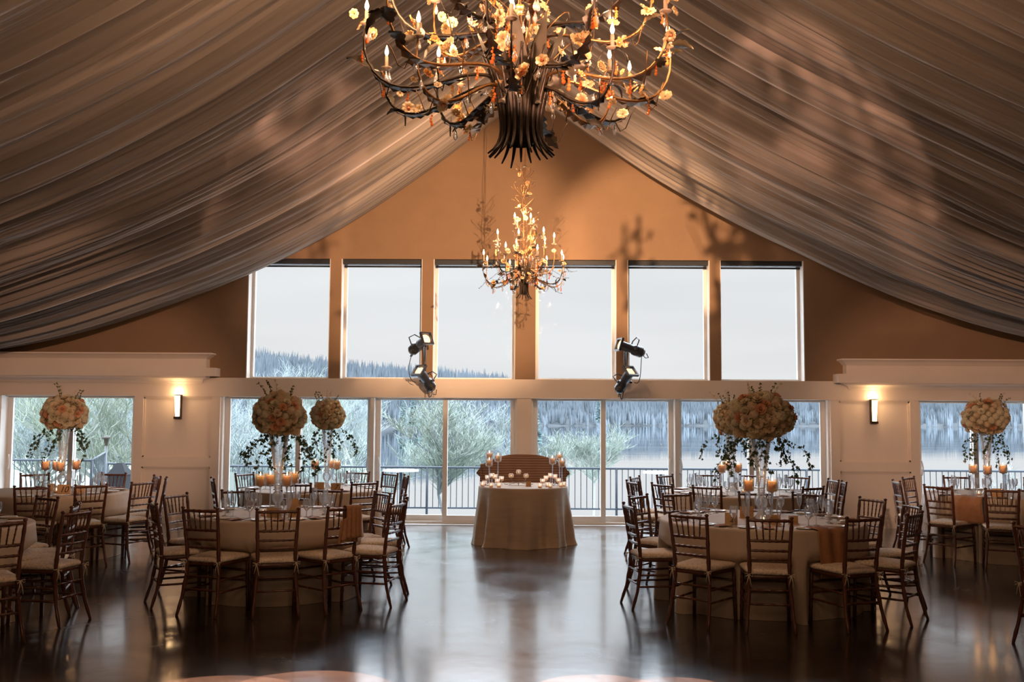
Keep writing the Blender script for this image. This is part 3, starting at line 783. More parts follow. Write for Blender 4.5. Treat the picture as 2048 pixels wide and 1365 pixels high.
def put_candle(x, y, z, h, who, lit=True, ch=.085, w=.048, tname='', first_light=True, power=.5):
    o = pillar_holder(h, w); o.location = (x, y, z); tag(o, 'tall clear glass candle holder, ' + who, 'candle holder', 'stemmed candle holders ' + tname)
    c = candle(ch, w-.012, lit); c.location = (x, y, z+h+.006); tag(c, 'amber pillar candle, ' + who, 'candle', 'pillar candles ' + tname)
    if lit and power > .25: light('POINT', 'candle_glow', (x, y, z+h+ch+.055), power, (1.0, .50, .18), shadow_soft_size=.012)

# blossoms
def rose_mesh(seed, m_):
    rr = random.Random(seed); m = MB()
    for k in range(15):
        ring = k//5; a = k*2.4+rr.uniform(-.2,.2); tilt = .25+.42*ring; rad = .006+.011*ring; hh = .040-.005*ring; wd = .018+.008*ring
        def fn(u, v):
            w_ = (u-.5)*2; x = wd*w_*(.45+.75*v**.7); z = hh*v; o_ = rad + math.sin(tilt)*hh*v*1.1 + .006*v*v*(1 if ring else -.5) - .010*(w_*w_)*(.6)
            lx = o_; ly = x
            return (lx*math.cos(a)-ly*math.sin(a), lx*math.sin(a)+ly*math.cos(a), z*math.cos(tilt*.8)-.006*ring)
        m.grid(fn, 4, 4)
    m.ball((0,0,.008), .016, 8, 5)
    return m.mesh('rose', m_)
def hydra_mesh(seed, m_, R_=.058):
    rr = random.Random(seed); m = MB(); n = 75
    for k in range(n):
        z = 1-(k+.5)/n*1.5; ph = k*2.39996; q = math.sqrt(max(0, 1-z*z)); d = Vector((q*math.cos(ph), q*math.sin(ph), z)); c = d*R_*rr.uniform(.86,1.06)
        M = d.to_track_quat('Z','Y').to_matrix().to_4x4(); M.translation = c; M = M @ Matrix.Rotation(rr.uniform(0,3),4,'Z')
        s_ = .0115*rr.uniform(.8,1.2)
        for j in range(4):
            a = j*PI/2
            pts = [(0,0,0),(s_*math.cos(a-.6),s_*math.sin(a-.6),.003),(1.5*s_*math.cos(a),1.5*s_*math.sin(a),.001),(s_*math.cos(a+.6),s_*math.sin(a+.6),.003)]
            m.add([M @ Vector(p) for p in pts], [(0,1,2,3)])
    m.ball((0,0,0), R_*.84, 10, 7)
    return m.mesh('hydrangea', m_)
BLOS = [('rose', rose_mesh(1, M_CREAM)), ('rose', rose_mesh(2, M_PEACH)), ('rose', rose_mesh(3, M_IVORY)), ('hydrangea', hydra_mesh(4, M_IVORY)), ('hydrangea', hydra_mesh(5, M_CREAM)), ('hydrangea', hydra_mesh(6, M_IVORY, .05))]
def ivy_leaf(m, c, d, up, s):
    """five-lobed ivy leaf, slightly folded"""
    d = d.normalized(); side = d.cross(up); side = side.normalized() if side.length > 1e-4 else Vector((1,0,0)); nrm = side.cross(d)
    P_ = [(0,0),(.30,-.12),(.62,.05),(.38,.30),(.72,.62),(.30,.60),(0,1.15),(-.30,.60),(-.72,.62),(-.38,.30),(-.62,.05),(-.30,-.12)]
    vs = [c + side*(p[0]*s) + d*(p[1]*s) + nrm*(abs(p[0])*.28*s) for p in P_] + [c+d*.35*s]
    m.add(vs, [(i, (i+1) % 12, 12) for i in range(12)])
def floral(loc, rx, rz, seed, label, vines=9, sprigs=6, vlen=(.18,.42)):
    rr = random.Random(seed); root = empty('floral_arrangement', loc); tag(root, label, 'flower arrangement')
    MB().ball((0,0,0), 1, 16, 10, (rx*.86, rx*.86, rz*.86)).build('foliage_core', M_CORE, root)
    n = 99
    for k in range(n):
        z = 1-(k+.5)/n*1.80; ph = k*2.39996+seed; q = math.sqrt(max(0, 1-z*z)); d = Vector((q*math.cos(ph), q*math.sin(ph), z))
        kind, me = BLOS[rr.choice([0,0,1,2,3,3,4,4,5])]
        s_ = rr.uniform(.62,.92); j = rr.uniform(.82,.97) if kind == 'rose' else rr.uniform(.76,.90)
        c = Vector((d.x*rx*j, d.y*rx*j, d.z*rz*j)); nd = Vector((d.x/rx, d.y/rx, d.z/rz)).normalized()
        e_ = nd.to_track_quat('Z','Y').to_euler()
        inst(me, kind, root, c, e_, s_*rx/.28)
    for k in range(vines):
        a = 2*PI*k/vines+rr.uniform(-.3,.3); m = MB(); L = rr.uniform(*vlen); q0 = rx*rr.uniform(.35,.8); out_ = rr.uniform(.04,.24)
        pts = []
        for i in range(9):
            t = i/8; q = q0 + out_*math.sin(t*PI*.6)+.015*math.sin(t*9+k); pts.append(Vector((q*math.cos(a+.12*math.sin(t*4+k)), q*math.sin(a+.12*math.sin(t*4+k)), -rz*.72 - L*t)))
        m.tube(pts, .0018, 4)
        for i in range(1, 9):
            for s in range(3):
                dd = Vector((rr.uniform(-1,1), rr.uniform(-1,1), rr.uniform(-1.1,.1))); ivy_leaf(m, pts[i]+Vector((rr.uniform(-.022,.022), rr.uniform(-.022,.022), rr.uniform(-.02,.02))), dd, Vector((rr.uniform(-1,1), rr.uniform(-1,1), .3)), rr.uniform(.020,.038))
        m.build('ivy_vine', M_IVY, root)
    for k in range(sprigs):
        a = rr.uniform(0, 2*PI); m = MB(); L = rr.uniform(.08,.17); q = rx*rr.uniform(.2,.8); lean = rr.uniform(.2,.9)
        pts = [Vector(((q+lean*L*t*t)*math.cos(a), (q+lean*L*t*t)*math.sin(a), rz*(.95-.45*(q/rx)**2)*.92 + L*t)) for t in (0,.25,.5,.75,1)]
        m.tube(pts, [.0035,.003,.0025,.002,.001], 4)
        for i in range(1,5):
            for s in range(4): m.ball(pts[i]+Vector((rr.uniform(-.011,.011), rr.uniform(-.011,.011), rr.uniform(-.01,.01))), rr.uniform(.004,.009), 5, 3)
        m.build('flower_sprig', M_IVORY if k % 3 == 1 else M_SPRIG, root)
    return root
def riser(x, y, z, h, label):
    m = MB(); m.lathe([(.085,0),(.083,.006),(.055,.035),(.028,.070),(.020,.085),(.030,.095),(.050,.125),(.056,.155),(.050,.185),(.030,.210),(.024,.216),(.045,.222),(.046,h)], 22)
    o = m.build('glass_riser', M_GLASSH); o.location = (x, y, z); tag(o, label, 'glass stand'); return o
def vase(x, y, z, h, label, rt=.085, rb=.030):
    root = empty('trumpet_vase', (x, y, z)); tag(root, label, 'vase')
    prof = [(.045,0),(.044,.004),(rb,.012)]
    for i in range(1, 13): t = i/12; prof.append((rb+(rt-rb)*t**1.5, .012+(h-.012)*t))
    MB().lathe(prof, 20).build('glass_trumpet', M_BEADED, root)
    m = MB()
    for k in range(11):        # strings of crystal beads wound down the glass
        for i in range(26):
            t = (i+.5)/26; q = rb+(rt-rb)*t**1.5+.003; a = 2*PI*k/11+t*.8; m.ball((q*math.cos(a), q*math.sin(a), .012+(h-.02)*t), .0045, 5, 3)
    m.build('crystal_bead_strands', M_CRYST, root)
    return root
def card(x, y, z, w_, h_, rz, label, text=None, size=.05, style='tent', lines=0):
    root = empty('table_card', (x, y, z), rz); tag(root, label, 'card')
    m = MB()
    if style == 'tent': m.grid(lambda u, v: ((-.5+u)*w_, -.035+.034*math.sin(PI*.5*min(1, v*2)) if v <= .5 else .0+.034*(v-.5)*2, h_*min(1, v*2) if v <= .5 else h_*(2-2*v)), 1, 2, False)
    else: m.box(-w_/2, w_/2, -.0015, .0015, 0, h_); m.box(-w_/2-.006, w_/2+.006, -.02, .02, 0, .006)
    m.build('card_stock', M_KRAFT, root)
    if lines:
        q = MB()
        for i in range(lines): q.box(-w_*.36+(.012 if i%2 else 0), w_*.36-(.014 if i%2 else 0), -.0395, -.0385, h_*.25+i*h_*.14, h_*.25+i*h_*.14+.0022)
        if style != 'tent':
            q.xform(Matrix.Translation((0,.0365,0)))
        q.build('printed_lines', mat('brown_ink', (.12,.06,.03), .6), root)
    if text:
        cu = bpy.data.curves.new('number', 'FONT'); cu.body = text; cu.size = size; cu.shear = .35; cu.extrude = .0006; cu.align_x = 'CENTER'; cu.materials.append(M_INK)
        oc = bpy.data.objects.new('number', cu); col.objects.link(oc); me = bpy.data.meshes.new_from_object(oc.evaluated_get(bpy.context.evaluated_depsgraph_get())); bpy.data.objects.remove(oc)
        o = bpy.data.objects.new('number', me); col.objects.link(o); o.parent = root
        o.location = (0, (-.0375 if style == 'tent' else -.0035), h_*.22)
        o.rotation_euler = (R(90) if style != 'tent' else R(90), 0, 0)
    return root
# floral balls: (table, px, y of centre, width px, height px)
FL = {'A': (1521, 836, 144, 110), 'B': (1462, 838, 76, 82), 'C': (1971, 836, 98, 82), 'D': (559, 832, 116, 104), 'E': (656, 832, 77, 74), 'F': (129, 827, 98, 82)}
for k, (px, py, wp, hp) in FL.items():
    T = TAB[k]; Y = T[1]; p = at(px, py, Y); s = FPX/Y; x = p.x; y = Y
    rx, rz = wp/s/2*.93, hp/s/2*.93
    rh = .225
    riser(x, y, TZ, rh, 'clear glass ball stand at the middle of the ' + T[3])
    vz = TZ+rh; vh = p.z - rz*.72 - vz
    vase(x, y, vz, vh, 'tall trumpet vase hung with crystal beads on the ' + T[3], rt=.10 if k in 'AD' else .075)
    floral((x, y, p.z), rx, rz, ord(k), 'tall ball of cream roses and hydrangeas with trailing ivy above the ' + T[3], vines=12 if k in 'AD' else 9, vlen=(.2,.42))
    rr = random.Random(ord(k)+5)
CD = {   # candles: px, y of wax centre
 'A': [(1497,972,-.14,'left of the vase'),(1544,973,-.10,'right of the vase')],
 'B': [(1443,938,-.2,'left of the ivy'),(1456,933,.15,'behind the ivy'),(1476,937,-.2,'right of the ivy')],
 'C': [(1946,939,-.15,'left of the vase'),(1975,941,-.25,'in front of the vase'),(2006,939,-.05,'right of the vase')],
 'D': [(521,962,-.15,'leftmost'),(541,960,.10,'second from left'),(574,962,-.18,'right of the vase'),(588,957,.16,'behind right')],
 'E': [(630,931,-.15,'left of the vase'),(663,929,.12,'right of the vase, farther one'),(674,931,-.1,'right of the vase, nearer one')],
 'F': [(91,932,-.1,'leftmost'),(113,932,.16,'second from left'),(121,934,-.15,'in front of the vase'),(153,931,-.1,'right of the vase')],
}
for k, L in CD.items():
    T = TAB[k]
    for (px, py, dy, who) in L:
        p = at(px, py, T[1]+dy); h = p.z - TZ - .006 - .042
        put_candle(p.x, T[1]+dy, TZ, h, '%s on the %s' % (who, T[3]), tname='on the '+T[3], power=.35)
# cards and votives on tables
def tcard(k, px, dy, w_, h_, label, text=None, size=.05, style='tent', lines=0, rz=0):
    p = at(px, 1000, TAB[k][1]+dy); card(p.x, TAB[k][1]+dy, TZ, w_, h_, rz, label + ' on the ' + TAB[k][3], text, size, style, lines)
tcard('A', 1462, -.42, .11, .10, 'kraft paper number card', '2', .07, 'tent', rz=-.2)
tcard('A', 1546, -.42, .13, .085, 'wide kraft menu card behind the front chair', None, 0, 'flat', 4)
tcard('A', 1586, -.40, .085, .075, 'small square kraft card right of the menu card', None, 0, 'flat', 2)
tcard('A', 1493, .1, .13, .11, 'kraft card behind the champagne flute', None, 0, 'flat', 3)
tcard('D', 549, -.35, .14, .085, 'wide kraft menu card between the candles', None, 0, 'flat', 4)
tcard('D', 590, -.30, .11, .11, 'kraft number card by the front chair post', '6', .07, 'flat', 0, rz=.2)
tcard('D', 586, .15, .11, .13, 'plain kraft card standing behind the number card', None, 0, 'flat', 0)
tcard('E', 671, -.45, .12, .10, 'kraft number card', '7', .085, 'flat')
tcard('E', 638, -.3, .12, .10, 'plain kraft card left of the number card', None, 0, 'flat', 0)
tcard('F', 127, -.45, .15, .115, 'kraft number card', '10', .10, 'flat')
tcard('F', 158, -.2, .13, .09, 'plain kraft card right of the number card', None, 0, 'flat', 0)
tcard('F', 103, .1, .09, .085, 'small kraft card left of the number card', None, 0, 'flat', 0)
tcard('C', 1996, -.45, .15, .10, 'plain kraft menu card in front of the vase', None, 0, 'flat', 3)
tcard('B', 1466, .3, .12, .10, 'plain kraft card half hidden behind the glasses', None, 0, 'flat', 0)
def votive(x, y, z, label, s=1.0, mats=None, lit=True):
    root = empty('votive_candle', (x, y, z)); tag(root, label, 'tealight', 'votives')
    MB().lathe([(.001,.002),(.028*s,.002),(.033*s,.03*s),(.034*s,.065*s)], 12).build('glass_cup', mats or M_GLASS, root)
    MB().lathe([(.001,.004),(.022*s,.004),(.022*s,.028*s),(.001,.028*s)], 12).build('wax_body', M_WAX, root)
    if lit: MB().lathe([(.0005,.028*s),(.006*s,.036*s),(.0005,.058*s)], 6).build('flame', M_FLAME, root)
    return root
for k, px, dy, w_ in (('A',1527,-.35,'beside the glass stand'),('D',527,-.25,'left of the menu card'),('C',1958,-.3,'left of the menu card'),('B',1487,-.2,'right of the glass stand'),('E',645,-.2,'left of the glass stand'),('F',112,-.2,'behind the number card')):
    p = at(px, 1000, TAB[k][1]+dy); votive(p.x, TAB[k][1]+dy, TZ, 'small glass votive %s on the %s' % (w_, TAB[k][3]))

# napkins hanging off tables and chair
def hanging(x0, x1, y, ztop, drop, name, label, m_, rz=0, loc=None, lay=.18):
    m = MB()
    def fn(u, v):
        x = (u-.5)*(x1-x0)*(1+.12*v)
        if v < .3: t = v/.3; return (x, -lay*(t-1)*1.0, .012+.004*math.sin(u*8))
        t = (v-.3)/.7; return (x + .01*math.sin(v*9), -.018-.03*min(1,t*3)+.010*math.sin(u*12+1), .012-drop*t)
    m.grid(fn, 18, 16)
    o = m.build(name, m_); o.location = loc; o.rotation_euler = (0,0,rz); sol = o.modifiers.new('cloth_thickness', 'SOLIDIFY'); sol.thickness = .004
    return tag(o, label, 'napkin')
pA = at(1652, 1060, 8.6); aa = math.atan2(8.55-TAB['A'][1], pA.x-TAB['A'][0]); rA = TAB['A'][2]
hanging(0, .26, 0, TZ, .40, 'hanging_napkin', 'copper napkin hanging over the front right edge of the right foreground table', M_NAP, aa+PI/2, (TAB['A'][0]+rA*math.cos(aa)*1.0, TAB['A'][1]+rA*math.sin(aa)*1.0, TZ))
aa = R(192); hanging(0, .3, 0, TZ, .52, 'hanging_napkin', 'pale blue-white cloth hanging off the left edge of the far right table', M_NAPW, aa+PI/2, (TAB['C'][0]+.935*math.cos(aa), TAB['C'][1]+.935*math.sin(aa), TZ))
aa = R(224); hanging(0, .34, 0, TZ, .30, 'hanging_napkin', 'copper cloth hanging over the front left edge of the far right table', M_NAP, aa+PI/2, (TAB['C'][0]+.935*math.cos(aa), TAB['C'][1]+.935*math.sin(aa), TZ))
# cloth over the back of the chair at the left foreground table
for (tk, loc, ang, ph, co) in CHAIRS:
    if 'cloth over its back' in ph:
        m = MB()
        def fn(u, v):
            x = .005+.16*u; fold = .006*math.sin(u*22)+.004*math.sin(u*9)
            if v < .45: t = v/.45; return (x+.01*(1-t), -.238+fold, .905-.30*(1-t)-.02*u)
            if v < .55: t = (v-.45)/.1; return (x, -.238-.055*t, .905+.012*math.sin(PI*t))
            t = (v-.55)/.45; return (x-.012*t*(1-u), -.293-.012*t+fold, .905-.27*t)
        m.grid(fn, 26, 24)
        m2_ = MB(); m2_.grid(lambda u, v: (-.06+.10*u-.04*v*(1-u), -.300-.01*math.sin(u*14), .84-.20*v-.05*(1-u)), 10, 8)
        m.merge(m2_)
        o = m.build('draped_cloth', M_NAP); o.location = co.location; o.rotation_euler = co.rotation_euler
        sol = o.modifiers.new('cloth_thickness', 'SOLIDIFY'); sol.thickness = .005
        tag(o, 'copper brown cloth draped over the chair back at the left foreground table', 'cloth')

# ------------------------------------------------------------------ sweetheart table and sofa
SX0, SY0 = 0.02, 13.55
root = empty('sweetheart_table', (SX0, SY0, 0)); tag(root, 'small round head table standing under its cloth in front of the covered loveseat', 'table')
MB().lathe([(.001,TZ-.03),(.60,TZ-.03),(.60,TZ-.006),(.001,TZ-.006)], 40).build('tabletop', M_WOOD, root)
for s in range(4):
    a = PI/4+s*PI/2; MB().tube([(.35*math.cos(a), .35*math.sin(a), 0), (.35*math.cos(a), .35*math.sin(a), TZ-.03)], .016, 8).build('leg', M_BLKM, root)
c = cloth_mesh(.600, 99, 9, flare=.06, amp=.066, z_top=TZ).build('tablecloth', M_CLOTH2); c.location = (SX0, SY0, 0)
tag(c, 'floor-length taupe cloth on the small head table in the centre of the room', 'tablecloth')
# loveseat with a striped throw
SFY = 14.72
sofa = empty('loveseat', (SX0, SFY, 0)); tag(sofa, 'covered loveseat with arched back behind the small head table', 'sofa')
def sofatop(u):
    x = (u-.5)*2
    base = .985 + .150*max(0, 1-(abs(x)/.93)**2.4)
    return base
W_S = .635
m = MB(); m.grid(lambda u, v: ((u-.5)*2*W_S*.94, .12+.06*v, .12+(sofatop(u)-.06-.12)*v), 24, 8); m.grid(lambda u, v: ((u-.5)*2*W_S*.94, .26, .12+(sofatop(u)-.06-.12)*v), 24, 8); m.grid(lambda u, v: ((u-.5)*2*W_S*.94, .18+.08*v, sofatop(u)-.06), 24, 1)
m.build('backrest', M_SOFA, sofa)
m = MB(); m.box(-.54,.54,-.42,.16,.14,.42); m.build('seat', M_SOFA, sofa)
for s in (-1,1):
    m = MB(); m.box(min(s*.54,s*.62), max(s*.54,s*.62), -.42, .22, .1, .60); m.tube([(s*.585,-.43,.60),(s*.585,.22,.60)], .045, 12); m.build('armrest', M_SOFA, sofa)
for sx in (-.54,.54):
    for sy in (-.38,.2): MB().lathe([(.022,0),(.03,.1)], 10, (sx,sy,0), caps=True).build('leg', M_WOOD, sofa)
M_THROW = bpy.data.materials.new('fine_striped_brown_throw'); M_THROW.use_nodes = True; nt = M_THROW.node_tree; b = nt.nodes['Principled BSDF']; b.inputs['Roughness'].default_value = .75
tc = N(nt, 'ShaderNodeTexCoord'); wv = N(nt, 'ShaderNodeTexWave', Scale=8.5, Distortion=.6); wv.bands_direction = 'Z'; nt.links.new(tc.outputs['Object'], wv.inputs['Vector'])
cr = N(nt, 'ShaderNodeValToRGB'); nt.links.new(wv.outputs['Fac'], cr.inputs[0]); cr.color_ramp.elements[0].color = (.15,.075,.045,1); cr.color_ramp.elements[1].color = (.30,.17,.11,1)
cr.color_ramp.elements[0].position = .2; cr.color_ramp.elements[1].position = .6
nt.links.new(cr.outputs[0], b.inputs['Base Color'])
m = MB()
def thr(u, v):
    x = (u-.5)*2; xx = x*W_S; top = sofatop(u)
    fold = .012*math.sin(u*40)*min(1, v*2)+.01*math.sin(u*17+2)
    if v < .2: t = v/.2; return (xx, .30-.14*t, top-.55*(1-t)**2*0.9 if t < .5 else top+.0)
    t = (v-.2)/.8; side = max(0, abs(x)-.86)/.14
    return (xx*(1+.02*side*(t)), .14-.08*t+fold-.25*t*t*0, top-.0-(top-.30)*t)
m.grid(thr, 60, 30)
th = m.build('throw_cover', M_THROW); th.location = (SX0, SFY, 0); tag(th, 'finely striped brown cloth thrown over the back of the loveseat', 'throw')
for s in (-1,1):     # pointed corner flaps beyond the arms
    m = MB(); m.grid(lambda u, v: (s*(W_S*.93+.10*u), .10+.05*math.sin(u*3)+.02*v, .985-.12*u-(.24-.22*u)*v), 10, 10)
    fl_ = m.build('corner_flap', M_THROW, th)
# candelabrum with three crystal cups
cx = at(1037, 975, SY0-.05)
cand = empty('branch_candelabrum', (cx.x, SY0-.05, TZ)); tag(cand, 'low twisted-branch candelabrum with three crystal cups at the centre of the head table', 'candelabrum')
m = MB(); m.tube([(0,0,.0),(0,0,.05),(.01,0,.10),(0,0,.155)], .005, 6)
for s in (-1,1):
    m.tube([(0,0,.03),(s*.04,0,.045),(s*.085,0,.055),(s*.10,0,.105)], .004, 6)
    for q in (.05,.09): m.tube([(s*.03,0,.04),(s*(.03+q),-.02,.02+q*.2),(s*(.05+q*1.5),-.01,.015),(s*(.02+q*1.8),.01,.035)], .0028, 5)
    m.tube([(0,0,.008),(s*.12,-.03,.01),(s*.20,0,.03)], .0035, 5)
m.build('metal_branches', mat('pewter_branch', (.25,.2,.16), .35, metal=.9), cand)
cupm = MB()
for i in range(6):
    for k in range(12):
        z = -1+2*(i+.5)/6; q = math.sqrt(1-z*z*.7); a = 2*PI*(k+.5*(i%2))/12; cupm.ball((.030*q*math.cos(a), .030*q*math.sin(a), .030+.027*z), .0072, 6, 4)
cup_mesh = cupm.mesh('crystal_cup', glassy('faceted_crystal', refl=.5, body=.42, bodycol=(1,.86,.76)))
cand_flame = MB().lathe([(.0005,0),(.006,.008),(.0005,.03)], 6).mesh('flame', M_FLAME)
for (dx, dz) in ((-.10,.105),(0,.155),(.10,.105)):
    c = inst(cup_mesh, 'crystal_cup', cand, (dx,0,dz)); inst(cand_flame, 'flame', c, (0,0,.018))
card(at(1057,975,SY0-.18).x, SY0-.18, TZ, .07, .07, 0, 'little gold card box beside the candelabrum on the head table', None, 0, 'flat', 0)
# tall hurricanes on the head table
HT = [(979,912,.05,'back left, tallest'),(978.5,926,-.10,'front left, glowing'),(996,917,.10,'left, widest cup'),(1105,922,.05,'right, inner'),(1119,915,.10,'back right, tallest'),(1124,927,-.10,'front right, glowing')]
for (px, py, dy, who) in HT:
    p = at(px, py, SY0+dy); put_candle(p.x, SY0+dy, TZ, p.z-TZ-.045, who+' on the head table', tname='on the head table', ch=.07, w=.046, power=.2)
VT = [(969,963,.0),(975,955,.1),(984,951,.16),(990,953,.1),(995,962,-.05),(1003,957,.15),(965,971,-.2),(998,972,-.38),(982,973,-.36),(1085,962,-.05),(1092,956,.1),(1101,951,.2),(1110,953,.16),(1117,961,-.05),(1080,973,-.4),(1100,973,-.38),(1122,970,-.22),(1128,967,-.1),(1095,966,-.2)]
VO = sorted(v[0] for v in VT); ORD = ['leftmost','second from left','third from left','fourth from left','fifth from left','sixth from left','seventh from left','eighth from left','rightmost','ninth from left','rightmost']
for i, (px, py, dy) in enumerate(VT):
    sd_ = 'left' if px < 1040 else 'right'; L_ = [v for v in VO if (v < 1040) == (px < 1040)]; od = 'rightmost' if L_.index(px) == len(L_)-1 else ('leftmost','second from left','third from left','fourth from left','fifth from left','sixth from left','seventh from left','eighth from left','ninth from left')[L_.index(px)]
    p = at(px, py, SY0+dy); hz = max(0, p.z-TZ-.035)
    if hz > .03:
        v_ = empty('glass_votive_pedestal', (p.x, SY0+dy, TZ)); tag(v_, 'glass pedestal under a votive, %s in the %s cluster on the head table' % (od, sd_), 'candle stand', 'votive pedestals, %s side of the head table' % ('left' if px < 1040 else 'right'))
        MB().lathe([(.028,0),(.027,.003),(.006,.008),(.005,hz-.006),(.02,hz)], 10).build('glass_stem', M_GLASSH, v_)
    else: hz = 0
    o = votive(p.x, SY0+dy, TZ+hz, 'crystal votive, %s in the %s cluster on the head table' % (od, sd_), .95, MATS['faceted_crystal'])
    o['group'] = 'votives on the %s side of the head table' % ('left' if px < 1040 else 'right')

# ------------------------------------------------------------------ chandeliers
def flower_mesh(seed, m_, n=6, s=.032):
    rr = random.Random(seed); m = MB()
    for k in range(n):
        a = 2*PI*k/n
        def fn(u, v):
            w_ = (u-.5)*2; x = s*w_*.50*math.sin(PI*min(1, .18+v*.72))**.7; q = s*.15+s*v; z = .012*math.sin(v*2.2)+.004*math.cos(w_*3)*v
            return (q*math.cos(a)-x*math.sin(a), q*math.sin(a)+x*math.cos(a), z)
        m.grid(fn, 4, 4)
    return m.mesh('glass_flower', m_)
FLW = [flower_mesh(1, M_PETALW, 7), flower_mesh(2, M_PETALW, 9, .036), flower_mesh(3, M_PETALA, 6, .028)]
CENT = MB().ball((0,0,.008), .010, 8, 5).mesh('flower_centre', M_CENTRE)
DROP = MB().lathe([(.0006,.0),(.0012,-.012),(.0045,-.022),(.010,-.040),(.0105,-.048),(.006,-.058),(.0006,-.062)], 8).mesh('crystal_drop', M_CRYST)
sb = MB()
for i in range(5): sb.ball((0.004*math.sin(i*2),0,-.010-.014*i), .0048+.0010*i, 6, 4)
sb.tube([(0,0,0),(0,0,-.08)], .0008, 4); STRAND = sb.mesh('amber_bead_strand', M_AMBER)
lf = MB()
def lfn(u, v):
    w_ = (u-.5)*2; x = .020*w_*math.sin(PI*min(1,.08+v*.92))*(1+.25*math.sin(v*22)); return (x, .075*v, .012*math.sin(v*3)+.006*abs(w_))
lf.grid(lfn, 4, 10); LEAF = lf.mesh('metal_leaf', M_LEAFM)
BULBM = MB().lathe([(.0045,0),(.008,.006),(.0125,.020),(.012,.030),(.007,.048),(.0025,.062),(.0004,.068)], 10).mesh('bulb', M_BULB)
sl = MB(); sl.lathe([(.011,0),(.011,.075),(.007,.078)], 10); sl.lathe([(.004,-.012),(.030,-.004),(.034,.004),(.024,.002),(.008,0)], 12); SLEEVE = sl.mesh('candle_sleeve', mat('candle_sleeve_bronze', (.16,.11,.07), .5))
def bez(pts, n=14):
    out = []
    P_ = [Vector(p) for p in pts]
    for i in range(n+1):
        t = i/n; Q = P_[:]
        while len(Q) > 1: Q = [Q[j].lerp(Q[j+1], t) for j in range(len(Q)-1)]
        out.append(Q[0])
    return out
